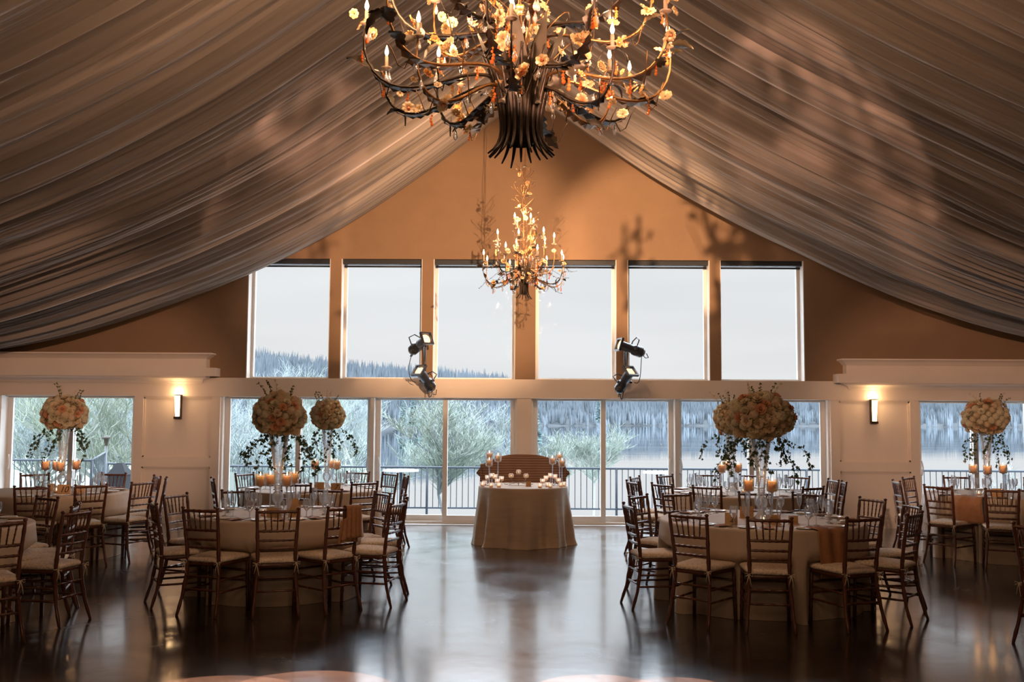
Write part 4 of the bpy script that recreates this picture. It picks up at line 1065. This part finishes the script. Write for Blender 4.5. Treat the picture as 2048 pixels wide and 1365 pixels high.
def chandelier(loc, k, tiers, label, top_z, seed, nflow, nstr, ndrop, nleaf, power, ar=.008, extra_twigs=20, bk=1.0, twig_top=1.1):
    """k scales the body; tiers: (count, radius, z start, z dip, z cup, phase)"""
    rr = random.Random(seed); root = empty('flower_chandelier', loc); tag(root, label, 'chandelier')
    # stem bundle: waist with leaves flaring up and a fringe flaring down
    m = MB(); nb = 20 if bk == 1 else 14
    for j in range(nb):
        a = 2*PI*j/nb
        r0, r1, r2 = .062*k*bk, .062*k*bk, .150*k*bk
        pts = bez([((r0+.065*k)*math.cos(a), (r0+.065*k)*math.sin(a), rr.uniform(-.01,.02)*k), (r1*math.cos(a), r1*math.sin(a), .06*k), (r1*math.cos(a), r1*math.sin(a), .11*k), (r1*1.2*math.cos(a), r1*1.2*math.sin(a), .22*k), (r2*math.cos(a), r2*math.sin(a), .40*k)], 10)
        m.tube(pts, [.0035*k+.0055*k*math.sin(PI*i/10) for i in range(11)], 5)
    m.build('stem_bundle', M_BRONZE, root)
    m = MB()
    for j in range(10):
        a = 2*PI*j/10+.2
        def fn(u, v):
            w_ = (u-.5)*2; q = (.062+.13*v**1.5)*k*bk; x = w_*.045*k*bk*math.sin(PI*min(1,.25+.75*v)); return (q*math.cos(a)-x*math.sin(a), q*math.sin(a)+x*math.cos(a), (.10+.42*v)*k)
        m.grid(fn, 3, 8)
    m.build('flaring_leaf_cup', M_LEAFM, root)
    m = MB(); m.lathe([(.045*k*bk,.05*k),(.070*k*bk,.10*k),(.072*k*bk,.13*k),(.05*k*bk,.2*k)], 16); m.build('collar', M_BRONZE, root)
    # central stem up to the ridge: entwined rods
    m = MB()
    H_ = top_z-loc[2]
    for j in range(3):
        pts = []
        for i in range(41):
            t = i/40; z = .15*k+t*(H_-.15*k); q = (.022*k*(1-t*.75)+.006)*(1+.5*math.sin(t*19+j*2)); a = j*2.1+t*9; pts.append((q*math.cos(a), q*math.sin(a), z))
        m.tube(pts, .0045*max(.7, k*.7), 5)
    m.build('central_stem', M_GILT, root)
    anchors = []
    for (cnt, rad, zs, zd, zc, ph) in tiers:
        for j in range(cnt):
            a = 2*PI*j/cnt+ph+rr.uniform(-.06,.06); rj = rad*rr.uniform(.93,1.04); c = Vector((math.cos(a), math.sin(a), 0)); dz = rr.uniform(-.03,.03)*k
            pts = bez([c*.05*k+Vector((0,0,zs)), c*rj*.18+Vector((0,0,zs+.13*k)), c*rj*.42+Vector((0,0,zs+.10*k+dz)), c*rj*.62+Vector((0,0,zd-.10*k)), c*rj*.92+Vector((0,0,zd-.12*k)), c*rj*1.08+Vector((0,0,zd+.05*k)), c*rj*1.0+Vector((0,0,zc-.085+dz))], 18)
            am = MB(); am.tube(pts, [ar*k*(1.35-.6*i/18) for i in range(19)], 6)
            # scroll tendrils
            side = Vector((-math.sin(a), math.cos(a), 0))
            for t_ in (7, 12):
                p_ = pts[t_]; sg = 1 if t_ == 7 else -1; tw = [p_ + side*sg*(.05*k*q) + c*(.03*k*q) + Vector((0,0,-.05*k*math.sin(q*3))) for q in (0,.4,.8,1.2,1.5)]
                am.tube(tw, .0022*k, 4)
            for t0 in (5, 9):
                for q_ in range(5):      # long serrated leaf wrapping the underside of the arm
                    if t0+q_+1 > 18: break
                    p0 = pts[t0+q_]; p1 = pts[t0+q_+1]; wd = (.012,.024,.028,.020,.010)[q_]*k*.8; dn = Vector((0,0,-.010*k))
                    am.add([p0+side*wd+dn, p0-side*wd+dn, p1-side*wd*.6+dn, p1+side*wd*.6+dn, p0.lerp(p1,.6)+side*wd*1.5+dn*1.6, p0.lerp(p1,.6)-side*wd*1.5+dn*1.6], [(0,1,5,2,3,4)])
            arm = am.build('arm', M_BRONZE if j % 3 else M_GILT, root)
            tip = pts[-1]
            s = inst(SLEEVE, 'candle_sleeve', arm, tip, (0,0,0), 1.0); inst(BULBM, 'bulb', arm, tip+Vector((0,0,.078)))
            light('POINT', 'bulb_glow', Vector(loc)+tip+Vector((0,0,.165)), power, (1.0,.60,.34), shadow_soft_size=.02)
            for i in range(1, 19): anchors.append((pts[i], a, i/18))
            anchors.append((tip, a, 1.0)); anchors.append((tip, a, 1.0))
    # leaves, flowers, strands, drops hang along the arms
    for j in range(nleaf):
        p_, a, t = rr.choice(anchors); inst(LEAF, 'metal_leaf', root, p_, (rr.uniform(-1.2,1.2), rr.uniform(-1,1), a-PI/2+rr.uniform(-1,1)), k*rr.uniform(.8,1.5))
    for j in range(nflow):
        p_, a, t = rr.choice(anchors); d = Vector((rr.uniform(-1,1), rr.uniform(-1.3,.5), rr.uniform(-.7,.9))).normalized()
        q = p_ + Vector((rr.uniform(-.03,.03), rr.uniform(-.03,.03), rr.uniform(-.02,.07)))*k
        o = inst(rr.choice(FLW), 'glass_flower', root, q, d.to_track_quat('Z','Y').to_euler(), rr.uniform(.65,1.05)*(.55+.45*k)); inst(CENT, 'flower_centre', o)
    if nflow > 90:
        mm = MB(); src = []
        for f_ in FLW:
            b_ = MB(); b_.v = [tuple(v.co) for v in f_.vertices]; b_.f = [tuple(p.vertices) for p in f_.polygons]; b_.sm = [True]*len(b_.f); src.append(b_)
        for j in range(150):
            p_, a, t = rr.choice(anchors); d = Vector((rr.uniform(-1,1), rr.uniform(-1.3,.5), rr.uniform(-.7,.9))).normalized()
            q = p_ + Vector((rr.uniform(-.04,.04), rr.uniform(-.04,.04), rr.uniform(-.03,.08)))*k
            mm.merge(rr.choice(src), Matrix.Translation(q) @ d.to_track_quat('Z','Y').to_matrix().to_4x4() @ Matrix.Scale(rr.uniform(.6,1.1), 4))
        fo_ = mm.build('glass_flower_sprays', M_PETALW, root); fo_['kind'] = 'stuff'
    for j in range(nstr):
        p_, a, t = rr.choice(anchors); inst(STRAND, 'amber_bead_strand', root, p_ + Vector((rr.uniform(-.02,.02), rr.uniform(-.02,.02), -.008)), (0,0,rr.uniform(0,6)), (.6+.4*k)*rr.uniform(.7,1.15))
    for j in range(ndrop):
        p_, a, t = rr.choice(anchors); inst(DROP, 'crystal_drop', root, p_ + Vector((rr.uniform(-.02,.02), rr.uniform(-.02,.02), -.01)), (0,0,0), (.6+.4*k)*rr.uniform(.8,1.2))
    # flowering twigs climbing the stem
    m = MB()
    for j in range(extra_twigs):
        z0 = rr.uniform(.25, twig_top)*k; a = rr.uniform(0, 2*PI); L = rr.uniform(.10,.26)*k
        m.tube(bez([(0,0,z0), (L*.5*math.cos(a), L*.5*math.sin(a), z0+L*.2), (L*math.cos(a+.4), L*math.sin(a+.4), z0+L*.9), (L*.8*math.cos(a+.8), L*.8*math.sin(a+.8), z0+L*.7)], 8), .0025*k, 4)
    m.build('climbing_twigs', M_GILT, root)
    if bk < 1:      # tendrils with small leaves drooping below the arms
        m = MB()
        for j in range(26):
            p_, a, t = rr.choice(anchors); L = rr.uniform(.08,.20); c = Vector((math.cos(a), math.sin(a), 0)); pts = bez([p_, p_+c*L*.4+Vector((0,0,-.03)), p_+c*L*.8+Vector((0,0,-.10)), p_+c*L*1.2+Vector((0,0,-.05-rr.uniform(0,.06)))], 6)
            m.tube(pts, .0022, 4)
            for q in pts[2::2]: ivy_leaf(m, q, Vector((rr.uniform(-1,1), rr.uniform(-1,1), rr.uniform(-.6,.6))), Vector((0,0,1)), rr.uniform(.012,.022))
        m.build('leafy_tendrils', M_LEAFM, root)
        for j in range(16):     # little flowers and leaves up the twisted stem
            z0 = rr.uniform(.95, 1.75); a = rr.uniform(0, 2*PI); q = Vector((.07*math.cos(a), .07*math.sin(a), z0))
            if j % 2: o = inst(rr.choice(FLW), 'glass_flower', root, q, (rr.uniform(0,1.5), rr.uniform(0,1.5), a), .8); inst(CENT, 'flower_centre', o)
            else: inst(LEAF, 'metal_leaf', root, q, (rr.uniform(-1.2,1.2), rr.uniform(-1,1), a), rr.uniform(.7,1.1))
    return root
C2 = at(1048, 598, 12.6)
# tiers for the far chandelier
chandelier((C2.x, 12.6, C2.z), 1.0, [(8,.56,.20,.20,.56,.3),(7,.40,.30,.36,.78,.0),(4,.15,.5,.62,1.02,.6)],
           'smaller flowered chandelier hanging in front of the lake windows', 6.45, 21, 60, 50, 90, 80, 12.0, ar=.0055, extra_twigs=60, bk=.62, twig_top=1.7)
C1 = at(1042, 316, 5.6)
chandelier((C1.x, 5.6, C1.z), 1.5, [(10,.93,.36,.42,.77,.15),(6,.62,.30,.30,.66,.5),(8,.72,.62,.78,1.16,.1),(6,.40,.95,1.15,1.55,.3)],
           'large flowered chandelier with candle bulbs filling the top of the photo', 6.55, 5, 99, 99, 99, 99, 7.0, ar=.0058, extra_twigs=34)

# ------------------------------------------------------------------ wall sconces
for (px, who, sgn) in ((355.5,'left',1),(1748,'right',-1)):
    zc_ = at(px, 814 if px < 1000 else 823.5, WY-.05).z; xx = at(px, 818, WY-.05).x
    root = empty('wall_sconce', (xx, WY, zc_)); tag(root, 'lit bronze wall sconce with tapered glass on the %s panelled pier' % who, 'wall lamp')
    m = MB(); m.box(-.05,.05,-.012,-.001,-.19,.19); m.box(-.05,.05,-.09,-.012,-.19,-.155); m.box(-.055,-.045,-.09,-.012,-.19,.19) if sgn < 0 else m.box(.045,.055,-.09,-.012,-.19,.19)
    m.box(-.055,.055,-.09,-.08,.182,.19)
    m.build('bronze_backplate', M_IRON, root)
    m = MB(); n = 12
    m.add([(-.028,-.075,-.153),(.028,-.075,-.153),(.028,-.02,-.153),(-.028,-.02,-.153),(-.048,-.085,.175),(.048,-.085,.175),(.048,-.02,.175),(-.048,-.02,.175)], [(0,3,2,1),(4,5,6,7),(0,1,5,4),(1,2,6,5),(2,3,7,6),(3,0,4,7)]); m.build('tapered_glass_shade', M_SCONCE, root)
    light('POINT', 'sconce_glow', (xx, WY-.075, zc_+.235), 3.2, (1.0,.62,.30), shadow_soft_size=.03)
    light('POINT', 'sconce_glow', (xx, WY-.16, zc_+.02), 2.2, (1.0,.62,.30), shadow_soft_size=.05)

# ------------------------------------------------------------------ ellipsoidal spotlights on the header
def fixture(lens_px, tail_px, depth_l, depth_t, label, lens_bright=True):
    a = at(lens_px[0], lens_px[1], depth_l); b_ = at(tail_px[0], tail_px[1], depth_t)
    d = (a-b_).normalized(); L = .40; mid = (a+b_)/2; a = mid+d*L/2; b_ = mid-d*L/2
    root = empty('stage_spotlight', mid); tag(root, label, 'stage light')
    Mq = d.to_track_quat('Z','Y').to_matrix().to_4x4(); root.matrix_world = Matrix.Translation(mid) @ Mq @ Matrix.Scale(1.2, 4)
    m = MB(); m.lathe([(.001,-.20),(.045,-.20),(.062,-.17),(.068,-.05),(.050,-.02),(.060,.0),(.060,.15)], 16); 
    for i in range(5): m.lathe([(.066,-.165+.022*i),(.072,-.160+.022*i),(.066,-.155+.022*i)], 16)
    m.build('lamp_housing', M_BLKM, root)
    m = MB()
    for (x0,x1,y0,y1) in ((-.085,-.066,-.085,.085),(.066,.085,-.085,.085),(-.066,.066,-.085,-.066),(-.066,.066,.066,.085)): m.box(x0,x1,y0,y1,.145,.175)
    m.build('colour_frame', M_BLKM, root)
    MB().lathe([(.001,.150),(.060,.150),(.062,.146)], 20).build('lens', M_LENS, root)
    m = MB(); m.tube([(-.075,0,-.03),(-.10,0,-.04),(-.10,.12,-.05),(0,.17,-.05),(.10,.12,-.05),(.10,0,-.04),(.075,0,-.03)], .008, 6); m.build('yoke', M_BLKM, root)
    for s in (-1,1): MB().lathe([(.001,0),(.018,0),(.018,.02),(.001,.02)], 8).xform(Matrix.Translation((s*.105,0,-.03)) @ Matrix.Rotation(PI/2,4,'Y')).build('knob', M_BLKM, root)
    MB().tube([(0,-.03,-.20),(0,-.05,-.24),(.04,-.04,-.26),(.06,0,-.21)], .006, 6).build('rear_handle', M_BLKM, root)
    px_ = -1.62 if mid.x < 0 else 1.68; pz = min(max(mid.z, 2.28), 2.9)
    cl = MB(); cl.tube([mid, Vector((at(850 if mid.x < 0 else 1250, 730, WY-.12).x, WY-.12, pz))], .012, 8); cl.xform(root.matrix_world.inverted()); cl.build('clamp_arm', M_BLKM, root)
    light('SPOT', 'stage_beam', Vector(root.matrix_world @ Vector((0,0,.20))), 18, (1,.55,.3), aim=mid+d*5, spot_size=R(26), spot_blend=.2, shadow_soft_size=.05)
    return root
fy = WY-.35
F1 = fixture((854,677),(825,701), fy-.13, fy+.13, 'upper black stage spotlight on the left, lens up to the right')
F2 = fixture((837,740),(863,776), fy-.13, fy+.13, 'lower black stage spotlight on the left, lens up to the left')
F3 = fixture((1236,689),(1284,706), fy-.02, fy+.10, 'upper black stage spotlight on the right, lying sideways')
F4 = fixture((1263,740),(1237,782), fy-.13, fy+.13, 'lower black stage spotlight on the right, lens up to the right')
def stand(px, ytop, ybot, who):
    p0 = at(px, ytop, WY-.12); p1 = at(px, ybot, WY-.12); m = MB(); m.tube([p0, p1], .018, 10)
    m.tube([p0.lerp(p1,.15), Vector((p0.x, WY-.02, p0.lerp(p1,.15).z))], .012, 8); m.tube([p0.lerp(p1,.85), Vector((p0.x, WY-.02, p0.lerp(p1,.85).z))], .012, 8)
    tag(m.build('light_pipe', M_BLKM), 'short black mounting pipe behind the %s pair of stage spotlights' % who, 'pipe')
stand(850, 690, 765, 'left'); stand(1250, 700, 770, 'right')
def cable(pts, Y, root):
    P_ = [at(x, y, Y) for x, y in pts]; m = MB(); m.tube(bez(P_, 24), .006, 6); m.xform(root.matrix_world.inverted()); m.build('power_cable', M_CABLE, root)
cable([(825,706),(812,740),(818,765),(832,765)], WY-.24, F1)
cable([(858,772),(850,800),(868,805),(864,770)], WY-.26, F2)
cable([(1284,706),(1280,740),(1284,775),(1268,765)], WY-.26, F3)
cable([(1238,782),(1240,795),(1246,815),(1243,790),(1250,775)], WY-.26, F4)

# ------------------------------------------------------------------ outside
DZ = -0.55
rg = MB()
g0 = [(-60, WY+WD+.3), (60, WY+WD+.3)]
struct(MB().box(-30, 30, WY+WD+.3, 20.6, DZ-.15, DZ), 'ground', M_DECK)
# stones strip just outside the doors
st = MB(); rr = random.Random(8)
for i in range(1500):
    x = rr.uniform(-9,9); y = rr.uniform(WY+WD+.35, 18.6); s_ = rr.uniform(.04,.11); st.ball((x, y, -.13+rr.uniform(-.02,.05)-.12*(y-16.3)), s_, 6, 4, (rr.uniform(.8,1.4), rr.uniform(.8,1.4), rr.uniform(.5,.8)))
o = st.build('river_stones', M_ROCK); tag(o, 'bank of pale river stones outside the glass doors', 'stones', kind='stuff')
struct(MB().add([(-9.5,16.3,-.12),(9.5,16.3,-.12),(9.5,18.7,-.42),(-9.5,18.7,-.42),(-9.5,16.3,-.6),(9.5,16.3,-.6),(9.5,18.7,-.6),(-9.5,18.7,-.6)], [(0,1,2,3),(4,7,6,5),(0,4,5,1),(1,5,6,2),(2,6,7,3),(3,7,4,0)]), 'ground', mat('gravel_bed', (.22,.23,.24), .9, var=.3, vscale=12))
# railing
RY = 19.6
def railing(p0, p1, z0, z1, label, posts=1.85, gap=.115):
    p0 = Vector(p0); p1 = Vector(p1); d = p1-p0; L = d.length; root = empty('steel_railing', (p0.x, p0.y, 0)); tag(root, label, 'railing', 'deck railings')
    rel = lambda q, z: (d.x*q, d.y*q, z + (p1.z-p0.z)*q if z > -.5 else z)
    MB().tube([rel(0,z1), rel(1,z1)], .022, 6).build('top_rail', M_RAIL, root); MB().tube([rel(0,z0), rel(1,z0)], .018, 6).build('bottom_rail', M_RAIL, root)
    n = max(1, round(L/posts))
    for i in range(n+1): MB().tube([rel(i/n, DZ-.0), rel(i/n, z1)], .026, 6).build('post', M_RAIL, root)
    m = MB(); k = int(L/gap)
    for i in range(1, k): m.tube([rel(i/k, z0), rel(i/k, z1)], .0085, 5, caps=False)
    b_ = m.build('balusters', M_RAIL, root); b_['kind'] = 'stuff'
zt = at(1250, 938, RY).z; zb = at(1250, 1019, RY).z
railing((-7.4,RY,0), (0,RY,0), zb, zt, 'grey steel deck railing beyond the doors left of the head table')
railing((0,RY,0), (7.4,RY,0), zb, zt, 'grey steel deck railing beyond the doors right of the head table')
railing((7.6,RY,0), (13,RY,0), zb, zt, 'grey steel deck railing outside the far right window')
zl = at(100, 921, RY).z
railing((-12.2,RY,0), (-8.45,RY,0), zb, zl, 'grey steel railing outside the far left window')
railing((-8.45,RY,0), (-8.78,RY+1.4,.10), zb, zl, 'angled return of the railing outside the far left window')
railing((-8.05,RY-.2,0), (-7.45,RY-.2,0), zb, zl-.05, 'short grey railing beside the black lantern box')
# patio furniture
def bar_table(px, py, Y, w_, label):
    p = at(px, py, Y); root = empty('patio_table', (p.x, Y, DZ)); tag(root, label, 'table'); h_ = p.z-DZ
    MB().lathe([(.001,h_-.03),(w_,h_-.03),(w_,h_),(.001,h_)], 28).build('tabletop', M_PLATE, root); MB().tube([(0,0,0),(0,0,h_-.03)], .03, 8).build('pedestal', M_RAIL, root); MB().lathe([(.001,0),(.22,0),(.2,.02),(.001,.03)], 20).build('base', M_RAIL, root)
bar_table(802, 940, 19.0, .34, 'round white patio table outside the left doors by the railing')
bar_table(1322, 944, 19.0, .34, 'round white patio table outside the right doors by the railing')
def adirondack(px, pytop, Y, rz, label):
    p = at(px, pytop, Y); root = empty('adirondack_chair', (p.x, Y, DZ), rz); tag(root, label, 'chair'); h_ = p.z-DZ; M_A = mat('sage_plastic', (.22,.26,.24), .6)
    for k in range(5):
        x = (k-2)*.115; hh = h_-.05*abs(k-2)**1.5; MB().box(x-.052, x+.052, -.02, .0, .30, hh).xform(Matrix.Rotation(R(-12),4,'X')).build('back_slat', M_A, root)
    MB().box(-.28,.28,-.02,.5,.30,.34).build('seat', M_A, root)
    for s in (-1,1):
        MB().box(s*.33-.05, s*.33+.05, -.1,.55,.52,.55).build('armrest', M_A, root); MB().box(s*.31-.02, s*.31+.02, .42,.50,0,.52).build('leg', M_A, root); MB().box(s*.31-.02, s*.31+.02, -.12,-.04,0,.52).build('leg', M_A, root)
adirondack(468, 944, 17.5, .5, 'sage green slatted patio chair outside the leftmost door')
adirondack(640, 942, 18.2, -.2, 'sage green slatted patio chair behind the left rear table')
p = at(241, 926, 19.0); m = MB(); hz = p.z-DZ
root = empty('lantern_box', (p.x, 19.0, DZ)); tag(root, 'tall black lantern-shaped box on the deck outside the far left window', 'lantern')
M_LB = mat('matt_black_paint', (.015,.016,.018), .85, spec=.2); m.box(-.17,.17,-.17,.17,0,hz-.22); m.build('body', M_LB, root)
MB().add([(-.19,-.19,hz-.22),(.19,-.19,hz-.22),(.19,.19,hz-.22),(-.19,.19,hz-.22),(-.05,-.05,hz),(.05,-.05,hz),(.05,.05,hz),(-.05,.05,hz)], [(0,3,2,1),(4,5,6,7),(0,1,5,4),(1,2,6,5),(2,3,7,6),(3,0,4,7)]).build('roof_cap', M_LB, root)
p = at(213, 884, 24); root = empty('lamp_post', (p.x, 24, -2)); tag(root, 'slim outdoor lamp post with conical lantern outside the far left window', 'lamp post'); q = p.z+2
MB().tube([(0,0,0),(0,0,q-.12)], .03, 8).build('pole', M_BLKM, root); MB().lathe([(.03,q-.10),(.07,q+.06),(.11,q+.08),(.12,q+.10),(.001,q+.15)], 12).build('lantern_head', mat('copper_lantern', (.03,.018,.012), .6), root)

# lake, shores, woods
WZ = -4.0
M_WATER = bpy.data.materials.new('lake_water'); M_WATER.use_nodes = True; nt = M_WATER.node_tree; nt.nodes.clear()
d_ = N(nt, 'ShaderNodeBsdfDiffuse'); d_.inputs[0].default_value = (.004,.007,.010,1); g_ = N(nt, 'ShaderNodeBsdfGlossy'); g_.inputs[0].default_value = (.97,.985,1,1); g_.inputs['Roughness'].default_value = .03
tc = N(nt, 'ShaderNodeTexCoord'); mp = N(nt, 'ShaderNodeMapping'); mp.inputs['Scale'].default_value = (.25, 1.2, 1); nt.links.new(tc.outputs['Object'], mp.inputs[0])
n1 = N(nt, 'ShaderNodeTexNoise', Scale=.12, Detail=5.0); nt.links.new(mp.outputs[0], n1.inputs['Vector'])
mr = N(nt, 'ShaderNodeMapRange'); mr.inputs['From Min'].default_value = .35; mr.inputs['From Max'].default_value = .65; mr.inputs['To Min'].default_value = .015; mr.inputs['To Max'].default_value = .06; nt.links.new(n1.outputs['Fac'], mr.inputs['Value']); nt.links.new(mr.outputs[0], g_.inputs['Roughness'])
mx = N(nt, 'ShaderNodeMixShader'); mx.inputs[0].default_value = .97; nt.links.new(d_.outputs[0], mx.inputs[1]); nt.links.new(g_.outputs[0], mx.inputs[2])
o_ = N(nt, 'ShaderNodeOutputMaterial'); nt.links.new(mx.outputs[0], o_.inputs['Surface'])
struct(MB().add([(-900,24,WZ),(900,24,WZ),(900,900,WZ),(-900,900,WZ)], [(0,1,2,3)]), 'lake', M_WATER)
# near bank falling to the water
m = MB(); m.grid(lambda u, v: (-60+120*u, 20.6+9*v+2.5*math.sin(u*22)*v, DZ-.05-(3.5)*v**.35-.2*math.sin(u*60)*v), 60, 8); struct(m, 'ground', mat('grassy_bank', (.14,.17,.13), .95, var=.4, vscale=1.5))
m = MB(); m.grid(lambda u, v: (-60+47*u, 24+80*v, -4.4+1.5*(1-u)**.5+.4*math.sin(u*9+v*7)), 30, 30); struct(m, 'ground', MATS['grassy_bank'])
# hills
def shoreY(px): return np.interp(px, [-600, 300, 560, 900, 1045, 1300, 1700, 2600], [230, 300, 330, 400, 470, 520, 540, 560])
def hilltop(px): return np.interp(px, [-600, 200, 500, 560, 620, 700, 800, 900, 1000, 1040, 1100, 1500, 2048, 2600], [640, 690, 716, 726, 732, 740, 748, 753, 759, 768, 782, 793, 797, 800])
hm = MB()
def hillf(u, v):
    px = -700+3300*u; Ys = shoreY(px); Yt = Ys+170; Y = Ys+170*v
    ztop = at(px, hilltop(px)+17, Yt).z; z = WZ-.3+(ztop-WZ)*math.sin(v*PI/2)
    X = at(px, 800, Y).x
    return (X, Y, z)
hm.grid(hillf, 90, 10); struct(hm, 'hills', M_HILL)
fo = MB(); rr = random.Random(77)
for i in range(9000):      # leafless crowns: a fan of slim upright limbs from each bole
    u = rr.random(); v = rr.random()**.9; x, y, z = hillf(u, v); h_ = rr.uniform(6, 11)*(.75+.25*v); n = 5
    for k in range(n):
        w_ = h_*rr.uniform(.03, .26); a = rr.uniform(0, 2*PI); b0 = Vector((x+w_*.8*math.cos(a), y+w_*.8*math.sin(a), z-.5+h_*rr.uniform(0,.25)))
        e_ = Vector((x+w_*math.cos(a), y+w_*math.sin(a), z+h_*rr.uniform(.6,1.05))); mdl = b0.lerp(e_, .55)
        fo.tube([b0, mdl, e_], [.30, .42, .05], 3, caps=False, smooth=False)
tag(fo.build('far_woods', M_FOREST), 'misty bare woodland covering the hills across the lake', 'woods', kind='stuff')
def conifer(px, py_base, py_top, Y, wpx, label):
    p0 = at(px, py_base, Y); p1 = at(px, py_top, Y); s = FPX/Y; H_ = p1.z-p0.z; w_ = wpx/s/2; rr = random.Random(int(px)); m = MB()
    root = empty('conifer_tree', p0); tag(root, label, 'tree')
    MB().tube([(0,0,-1),(0,0,H_)], [w_*.12,.02], 6).build('trunk', M_DTREE, root)
    for i in range(260):
        t = rr.random()**.8; a = rr.uniform(0, 2*PI); L = w_*(1-t)*rr.uniform(.6,1.15)+.15; z = H_*t
        d = Vector((math.cos(a), math.sin(a), -.18)); b0 = Vector((0,0,z)); e_ = b0+d*L; sd = Vector((-math.sin(a), math.cos(a), 0))*L*.28
        m.add([b0, b0+d*L*.5+sd+Vector((0,0,-.1*L)), e_, b0+d*L*.5-sd+Vector((0,0,-.1*L)), b0+d*L*.5+Vector((0,0,.08*L))], [(0,1,4),(1,2,4),(2,3,4),(3,0,4)])
    m.build('foliage', M_CONIF, root)
for (px, yb, yt, Y, wp, lb) in ((826,852,770,300,34,'dark conifer on the far shore left of the first door joint'),(848,851,775,310,30,'dark conifer on the far shore under the left stage spotlights'),(806,853,785,290,26,'dark conifer at the left end of the far conifer group'),(868,850,790,320,24,'dark conifer at the right end of the far conifer group'),(1068,885,805,60,42,'dark conifer beside the central post'),(1198,850,770,300,26,'dark conifer at the top of the right centre door')):
    conifer(px, yb, yt, Y, wp, lb)
def bare_tree(x, y, z0, H_, spread, seed, m_twig, label, levels=5, lean=(0,0), m_bark=None, twr=.011, nb=4, tl=None):
    rr = random.Random(seed); root = empty('bare_tree', (x, y, z0)); tag(root, label, 'tree'); bk = MB(); tw = MB()
    def grow(p, d, L, r_, lv):
        n = 3; pts = [p]; q = p; dd = d.copy()
        for i in range(n):
            dd = (dd + Vector((rr.uniform(-.22,.22), rr.uniform(-.22,.22), rr.uniform(-.05,.2)))).normalized(); q = q + dd*L/n; pts.append(q)
        m = bk if lv >= levels-2 else tw
        rad = [max(twr*.6, r_*(1-.45*i/n)) for i in range(n+1)]
        m.tube(pts, rad, 5 if lv >= levels-1 else 3, caps=False, smooth=lv >= levels-1)
        if lv == 0: return
        for k in range(nb if lv < 5 else 6):
            t = rr.uniform(.3,1) if lv < levels else rr.uniform(.78,1); b0 = pts[min(n, int(t*n)+1)] if t > .6 else pts[min(n, int(t*n))]
            a = rr.uniform(0, 2*PI); o_ = Vector((math.cos(a), math.sin(a), rr.uniform(-.1,.5)))*spread
            grow(b0, (dd*.8+o_).normalized(), (L if lv < levels else H_*.5)*rr.uniform(.52,.78), max(twr, r_*.5), lv-1)
    grow(Vector((0,0,0)), Vector((lean[0], lean[1], 1)).normalized(), tl or H_*.50, H_*.022, levels)
    bk.build('trunk_and_limbs', m_bark or M_TREE, root); tw.build('budding_twigs', m_twig, root)
BT = [ # px of base, Y, z base, height, spread, seed, twig mat, label
 (965,25,-4,4.0,.9,1,M_BUD,'pale green budding tree outside the door left of the head table',5,(-.15,0)),
 (880,28,-4,3.6,1.0,2,M_BUD,'pale green budding bush in the middle of the left centre door',5,(-.1,0)),
 (1010,30,-4,3.8,.8,3,M_TWIG,'grey bare tree just left of the central post',5,(0,0)),
 (1120,30,-4.2,3.0,.8,4,M_BUD,'willowy green bush right of the central post',5,(0,0)),
 (1165,33,-4.2,3.1,.8,5,M_BUD,'willowy green bush against the single door joint right of centre',5,(.05,0)),
 (500,27,-3.6,5.4,.9,6,M_TWIG,'pale bare tree behind the left foreground flowers',5,(0,0)),
 (620,30,-3.8,5.4,.9,7,M_TWIG,'pale bare tree between the two left flower balls',5,(0,0)),
 (700,28,-3.8,5.0,.9,8,M_BUD,'pale green tree left of the first door joint',5,(0,0)),
 (545,46,-3.5,6.6,.8,9,M_BUD,'budding tree topping the header in the leftmost upper window',5,(0,0)),
 (610,52,-3.5,6.8,.8,10,M_BUD,'tall budding tree at the right of the leftmost upper window',5,(0,0)),
 (480,44,-3.5,6.6,.8,11,M_TWIG,'tall bare tree at the left jamb of the leftmost upper window',5,(0,0)),
 (715,60,-3.8,6.6,.8,12,M_TWIG,'bare tree rising in the second upper window from the left',5,(0,0)),
 (235,27,-3,6.2,.85,13,M_BUDY,'yellow-green budding tree at the right of the far left window',5,(0,0)),
 (60,29,-3,6.0,.9,14,M_TWIG,'pale bare tree at the left of the far left window',5,(.1,0)),
 (150,34,-3,6.4,.9,15,M_TWIG,'bare tree in the middle of the far left window behind the flowers',5,(0,0)),
 (10,33,-3,6.2,.9,16,M_BUDY,'yellow-green tree at the left frame of the far left window',5,(0,0)),
 (200,40,-3,7,.9,17,M_BUD,'pale green tree deeper behind the lamp post',5,(0,0)),
 (100,44,-3,7.2,.9,18,M_BUD,'pale green tree deeper behind the far left flowers',5,(0,0)),
 (1905,26,-4,3.8,1.1,19,M_TWIG,'pale arching shrub left of the far right flowers',5,(-.2,0)),
 (2040,26,-4,4.4,1.1,20,M_TWIG,'pale arching shrub at the right edge of the photo',5,(.1,0)),
 (560,60,-3.5,7.6,.8,23,M_TWIG,'deeper bare tree behind the left foreground flowers',5,(0,0)),
 (680,70,-3.8,7.2,.8,24,M_BUD,'deeper budding tree near the first door joint',5,(0,0)),
]
for (px, Y, z0, H_, sp, sd, mt, lb, lv, ln) in BT:
    x = at(px, 850, Y).x; bare_tree(x, Y, z0, H_*.82, sp, sd, mt, lb, lv, ln, M_DTREE if sd in (1,) else M_TREE, twr=.0035+.00011*Y, nb=5, tl={1: 3.9, 2: 3.6, 3: 3.9, 4: 3.7, 5: 3.7}.get(sd))
